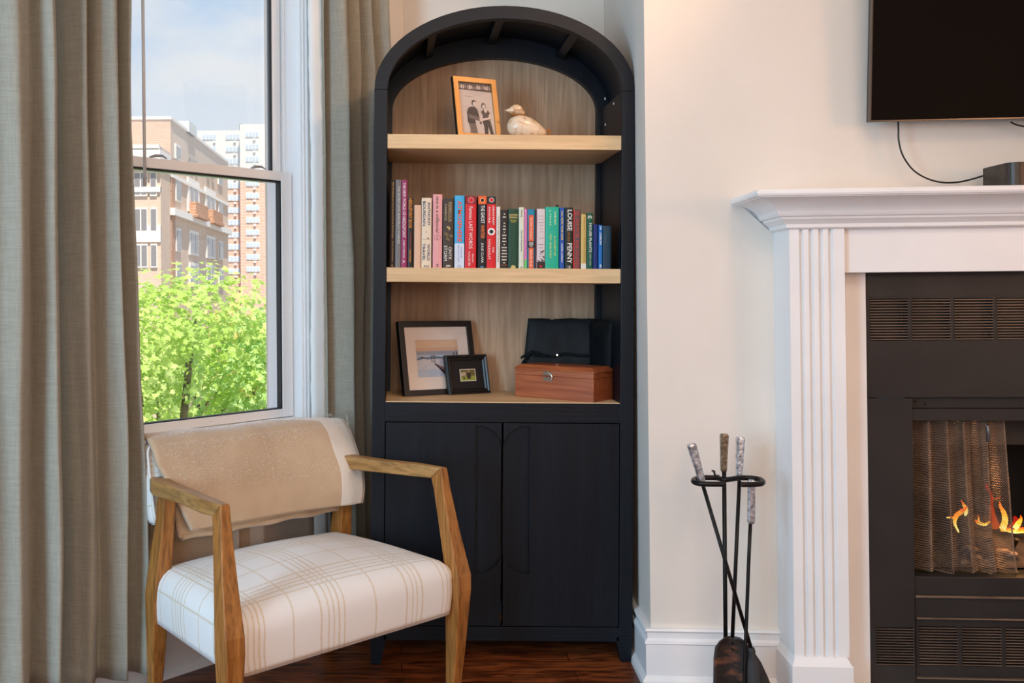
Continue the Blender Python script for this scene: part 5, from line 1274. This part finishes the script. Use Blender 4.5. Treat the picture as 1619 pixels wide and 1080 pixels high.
# poker whose silver handle hangs below the ring
pk = thing('fireplace_poker', 'upright poker with hammered silver handle hanging below the ring at right', 'poker', MB_, 'tools on the fireplace stand')
bm = bmesh.new(); handle(bm, TX(1187.5,828,.225), TX(1188,759,.225), .0095, .0095); finish('handle', bm, SILVER, pk)
bm = bmesh.new(); e_ = TX(1176,1100,.245); tube(bm, [TX(1186.5,827,.225), TX(1184,880,.23), TX(1178,1040,.24), e_, e_ + Vector((0,0,-.03))], .0052, 10); finish('rod', bm, BLACKIRON, pk, smooth=True)

# ------------------------------------------------------------------ outdoors
OUTW = Matrix.Identity(4)
G0 = -9.0
bm = bmesh.new(); box(bm, -140, 60, 4.6, 330, G0-.2, G0); struct(finish('ground', bm, noisy('street_asphalt', (120,120,120), (140,138,134), .9, .3)))
def leaf_mat(name, c1, c2):
    m_ = noisy(name, c1, c2, .5, 1.1, lo=.4, hi=.6); n = m_.node_tree.nodes; l = m_.node_tree.links; b = n['Principled BSDF']
    r = [x for x in n if x.type == 'VALTORGB'][0]; tr = n.new('ShaderNodeBsdfTranslucent'); l.new(r.outputs[0], tr.inputs[0]); mx = n.new('ShaderNodeMixShader'); mx.inputs[0].default_value = .5
    o = [x for x in n if x.type == 'OUTPUT_MATERIAL'][0]; l.new(b.outputs[0], mx.inputs[1]); l.new(tr.outputs[0], mx.inputs[2]); l.new(mx.outputs[0], o.inputs[0]); return m_
LF1 = leaf_mat('spring_green_leaves', (186,214,104), (222,238,150)); LF2 = leaf_mat('mid_green_leaves', (176,212,122), (208,232,160)); LF3 = leaf_mat('yellow_green_leaves', (214,208,110), (236,226,150))
BARK = noisy('tree_bark', (92,78,62), (124,106,86), .9, 6, bump=.5)
MAPLE = [(0,-.5),(.16,-.22),(.46,-.28),(.34,-.02),(.52,.14),(.22,.2),(0,.56),(-.22,.2),(-.52,.14),(-.34,-.02),(-.46,-.28),(-.16,-.22)]
def tree(label, c, rad, nleaf, lmat, size, seed, blobs=34, dens=.7, base_z=G0):
    rnd = random.Random(seed); r = thing('street_tree', label, 'tree', Matrix.Translation((c[0], c[1], base_z)), 'street trees beyond the window')
    o = Vector(c) - Vector((c[0], c[1], base_z))
    cen = []
    for k in range(blobs):
        a = rnd.uniform(0, 2*PI); u = rnd.uniform(-.9, 1); rr = dens + (1-dens)*rnd.random(); s_ = math.sqrt(max(0, 1-u*u))
        cen.append((o + Vector((s_*math.cos(a)*rad[0], s_*math.sin(a)*rad[1], u*rad[2]))*1.0 * 1 if False else o + Vector((s_*math.cos(a)*rad[0]*rr, s_*math.sin(a)*rad[1]*rr, u*rad[2]*rr)), rnd.uniform(.22, .42)*rad[2]))
    bm = bmesh.new()
    for k in range(nleaf):
        cc, cr_ = rnd.choice(cen); d = Vector((rnd.gauss(0,1), rnd.gauss(0,1), rnd.gauss(.25,.9))).normalized()
        p = cc + Vector((d.x*1.15, d.y*1.15, d.z*.8))*cr_*rnd.uniform(.72, 1.08)
        nrm = (d + Vector((rnd.gauss(0,.5), rnd.gauss(0,.5), .8+rnd.gauss(0,.4)))).normalized(); u = nrm.orthogonal().normalized(); ang = rnd.uniform(0, 2*PI)
        u = (Matrix.Rotation(ang, 3, nrm) @ u); v = nrm.cross(u); s_ = size*rnd.uniform(.7, 1.25)
        vs = [bm.verts.new(p + u*x*s_ + v*y*s_ - nrm*abs(x)*s_*.35) for x, y in MAPLE]; bm.faces.new(vs)
    me = bpy.data.meshes.new('foliage'); bm.to_mesh(me); bm.free(); me.materials.append(lmat); fo = bpy.data.objects.new('foliage', me); coll(fo); fo.parent = r; fo['kind'] = 'stuff'
    bm = bmesh.new(); tube(bm, [(0,0,0), (.05,0,o.z*.4), (0,.05,o.z*.75), (0,0,o.z+rad[2]*.3)], [.2,.16,.12,.04], 10)
    for (cc, cr_) in cen[::2]: tube(bm, [(0,.02,o.z*.8), tuple(Vector((0,0,o.z*.85)).lerp(cc, .5) + Vector((0,0,.1))), tuple(cc)], [.07,.035,.012], 6)
    finish('trunk', bm, BARK, r, smooth=True); return r
tree('bright green maple crown filling the lower left of the window', (-2.75, 11.2, -1.15), (2.0, 1.6, 2.35), 19000, LF1, .095, 3, blobs=46)
tree('darker green maple crown at the lower right of the window', (-.95, 12.2, -1.05), (1.75, 1.5, 2.25), 16000, LF2, .095, 9, blobs=42)
tree('sparse yellow-green treetop rising between the two maples', (-3.3, 17.5, -.4), (1.4, 1.2, 2.2), 4200, LF3, .10, 14, blobs=26, dens=.5)
tree('maple crown behind the bright green one, mostly hidden', (-4.6, 16.5, -1.8), (2.4, 1.6, 2.4), 5000, LF1, .16, 23, blobs=30)
tree('maple crown behind the darker green one, near the sash corner', (-1.9, 19, -1.6), (2.2, 1.6, 2.4), 5000, LF2, .17, 29, blobs=30)

def brick_mat(name, c1, c2, mo, sc=1.0):
    m_, n, l, b = base(name, c1, .9, 0, .2)
    tc = n.new('ShaderNodeTexCoord'); sp = n.new('ShaderNodeSeparateXYZ'); l.new(tc.outputs['Object'], sp.inputs[0])
    ad = nd(n, 'ShaderNodeMath', operation='ADD'); l.new(sp.outputs[0], ad.inputs[0]); l.new(sp.outputs[1], ad.inputs[1])
    cb = n.new('ShaderNodeCombineXYZ'); l.new(ad.outputs[0], cb.inputs[0]); l.new(sp.outputs[2], cb.inputs[1])
    t = nd(n, 'ShaderNodeTexBrick', Scale=sc); l.new(cb.outputs[0], t.inputs['Vector']); t.inputs['Color1'].default_value = lin(c1); t.inputs['Color2'].default_value = lin(c2); t.inputs['Mortar'].default_value = lin(mo)
    t.inputs['Brick Width'].default_value = .8; t.inputs['Row Height'].default_value = .28; t.inputs['Mortar Size'].default_value = .03
    l.new(t.outputs[0], b.inputs['Base Color']); return m_
PALEBR = brick_mat('pale_tan_brick', (214,188,166), (206,178,156), (222,204,186), 2.0)
DKBR = brick_mat('red_brown_brick', (190,148,124), (176,132,108), (204,176,156), 1.3)
LIME = plain('white_limestone', (236,228,218), .8); WDARK = plain('dark_window_glass', (138,134,134), .2); 
# building: prewar block, corner at px 268; local frame: x right, y away
def up_z(py, Y): return CH + (455.0-py)/F*Y
YA = 80.0; XA = at(269.5, 300, YA).x; zR = at(268.6, 189, YA).z
blA = thing('apartment_building', 'pale brick prewar apartment block with limestone bands behind the trees', 'building', Matrix.Translation((XA, YA, G0)))
def LZ(z): return z - G0
LEN = 27.0
bm = bmesh.new(); box(bm, -9, 0, 0, LEN, 0, LZ(zR)); finish('wall', bm, PALEBR, blA)
bm = bmesh.new(); box(bm, -1.55, .12, -.12, 1.2, 0, LZ(zR)-3.2); finish('brick_quoin', bm, DKBR, blA)
bm = bmesh.new(); box(bm, -3.6, .05, -.06, .6, LZ(zR)-3.2, LZ(zR)+.1); finish('brick_parapet', bm, brick_mat('orange_brick', (218,182,154), (208,170,142), (224,200,178), 1.6), blA)
bm = bmesh.new()
box(bm, -3.7, .15, -.15, LEN, LZ(zR), LZ(zR)+.25)
zb1 = LZ(at(269.8, 329, YA).z); box(bm, -1.7, .45, -.35, LEN, zb1-.6, zb1); zb0 = zb1+2.9; box(bm, -1.6, .2, -.2, LEN, zb0-.3, zb0)
finish('stone_band', bm, LIME, blA)
def facade_win(par, y, z, w, h, side='r', surround=.25, double=False, x=None):
    """window in the facade facing +x (side r) or facing the viewer (side f)"""
    bm = bmesh.new(); ps = []
    if side == 'r':
        if surround: box(bm, 0, .14, y-surround, y+w+surround, z-surround*.8, z+h+surround)
        f = finish('window', bm, LIME, par); bm = bmesh.new()
        if double: box(bm, .15, .18, y+.1, y+w*.42, z, z+h); box(bm, .15, .18, y+w*.58, y+w-.1, z, z+h)
        else: box(bm, .15, .18, y, y+w, z, z+h)
    else:
        if surround: box(bm, x-surround*.5, x+w+surround*.5, -.14+y, y, z-surround*1.4, z+h+surround)
        f = finish('window', bm, LIME, par); bm = bmesh.new(); box(bm, x, x+w, y-.18, y-.15, z, z+h)
    finish('pane', bm, WDARK, f)
def yA(px): # distance along the receding facade for a pixel column
    d = rot_dir(px, 300); t = XA/d.x; return d.y*t - YA
zz = lambda py: LZ(at(276, py, YA+3).z)
rowsA = [(251,234.5),(317,288.5),(395.5,365.5),(448,419)]
for (pb, pt_) in rowsA:
    z0_, z1_ = zz(pb), zz(pt_); hgt = z1_-z0_
    for (p0_, p1_, dbl) in ((277,283,0),(298.5,310.5,1),(325.5,337,1),(344.5,350,0)):
        if pt_ == 234.5 and dbl: 
            facade_win(blA, yA(p0_), z0_, yA(p0_+4.5)-yA(p0_), hgt*.8, surround=0); facade_win(blA, yA(p1_-4), z0_, yA(p1_)-yA(p1_-4), hgt*.8, surround=0); continue
        facade_win(blA, yA(p0_), z0_, yA(p1_)-yA(p0_), hgt*(1.05 if dbl else 1), surround=(.8 if dbl and pt_ < 300 else .3 if dbl else .2), double=bool(dbl))
for p0_, p1_ in ((297,317),(325,341)):
    bm = bmesh.new(); y0_, y1_ = yA(p0_), yA(p1_); box(bm, 0, .9, y0_, y1_, zb1-.2, zb1+.1); box(bm, .1, .75, y0_, y1_, zb1+.1, zb1+1.2); finish('balcony', bm, brick_mat('balcony_brick', (196,150,120), (180,134,106), (206,172,146)), blA)
# rooftop structures
bm = bmesh.new(); box(bm, -2.6, .3, 6, 9, LZ(zR), LZ(zR)+1.0); finish('roof_hut', bm, plain('pale_roof_hut', (214,214,210), .9), blA)
# lower wing at the left
YW = 76.5; XW1 = at(254, 300, YW).x; zW = at(225, 262, YW).z
blW = thing('apartment_building', 'lower cream wing with white window trim left of the prewar block', 'building', Matrix.Translation((XW1, YW, G0)))
bm = bmesh.new(); box(bm, -12, 0, 0, 3.2, 0, LZ(at(225, 232, YW).z)); finish('wall', bm, PALEBR, blW)
bm = bmesh.new(); zz2 = lambda py: LZ(at(230, py, YW).z)
box(bm, -12, .0, -.5, .2, zz2(236), zz2(230)); box(bm, -12, 0, -.2, .2, zz2(304), zz2(296)); box(bm, -12, 0, -.15, .1, zz2(383), zz2(357)); box(bm, -12, .1, -.5, 3.2, zz2(270), zz2(238)); 
finish('stone_band', bm, LIME, blW)
for (pb, pt_) in ((307,274),(364,331),(420,388)):
    for px in (213.5, 224.0, 239.0): facade_win(blW, -.0, zz2(pb), .42*1.0, zz2(pt_)-zz2(pb), 'f', .12, x=at(px, 300, YW).x-XW1)
# high-rise
YH = 225.0
def HX(px): return at(px, 300, YH).x
def HZ(py, px=370): return LZ(at(px, py, YH).z)
XH = HX(313)
hr = thing('high_rise', 'tall tan brick high-rise with rows of wide windows in the distance', 'building', Matrix.Translation((XH, YH, G0)))
HB1 = brick_mat('high_rise_tan_brick', (224,184,164), (218,176,154), (228,200,182), .4); HB2 = plain('high_rise_hazed_brick', (228,222,214), .9)  # upper storeys get a copy paled by the upper pane's haze
zs = HZ(290)
bm = bmesh.new(); box(bm, 0, HX(383)-XH, 0, 20, 0, zs); box(bm, HX(383)-XH, HX(470)-XH, -3, 20, 0, zs); finish('wall', bm, HB1, hr)
bm = bmesh.new(); box(bm, 0, HX(383)-XH, 0, 20, zs, HZ(206)); box(bm, HX(383)-XH, HX(470)-XH, -3, 20, zs, HZ(200)); finish('upper_wall', bm, HB2, hr)
bm = bmesh.new(); x = HX(377)-XH; box(bm, x-.4, x+.4, 4, 5, HZ(206), HZ(191)); finish('chimney', bm, C((120,116,112)), hr)
HGL = plain('distant_window_glass', (196,208,218), .3)
HFR = plain('distant_window_frame', (226,228,228), .6)
for r_ in range(12):
    py = 212.0 + r_*19.35
    for ci, (a_, b2) in enumerate(((320.5,342.5),(357.5,379.5),(389,409.5),(421,440))):
        if ci == 0 and r_ > 1: continue
        yo = 0 if ci < 2 else -3; pyo = py if ci < 2 else py-7+3.5
        sc_ = (YH+yo)/YH
        x0_, x1_ = at(a_, 300, YH+yo).x-XH, at(b2, 300, YH+yo).x-XH; z0_, z1_ = LZ(at(370, pyo+9, YH+yo).z), LZ(at(370, pyo, YH+yo).z)
        bm = bmesh.new(); box(bm, x0_, x1_, yo-.15, yo, z0_, z1_); f = finish('window', bm, HFR, hr)
        bm = bmesh.new(); n_ = 4; w_ = (x1_-x0_)/n_
        for k in range(n_): box(bm, x0_+k*w_+.12, x0_+(k+1)*w_-.12, yo-.2, yo-.16, z0_+.15, z1_-.15)
        finish('pane', bm, HGL, f)
        bm = bmesh.new(); xa_ = (x0_+x1_)/2+(.5 if ci else 1.2); box(bm, xa_-.28, xa_+.28, yo-.4, yo, z0_-.75, z0_-.3); finish('air_conditioner', bm, HFR, hr)
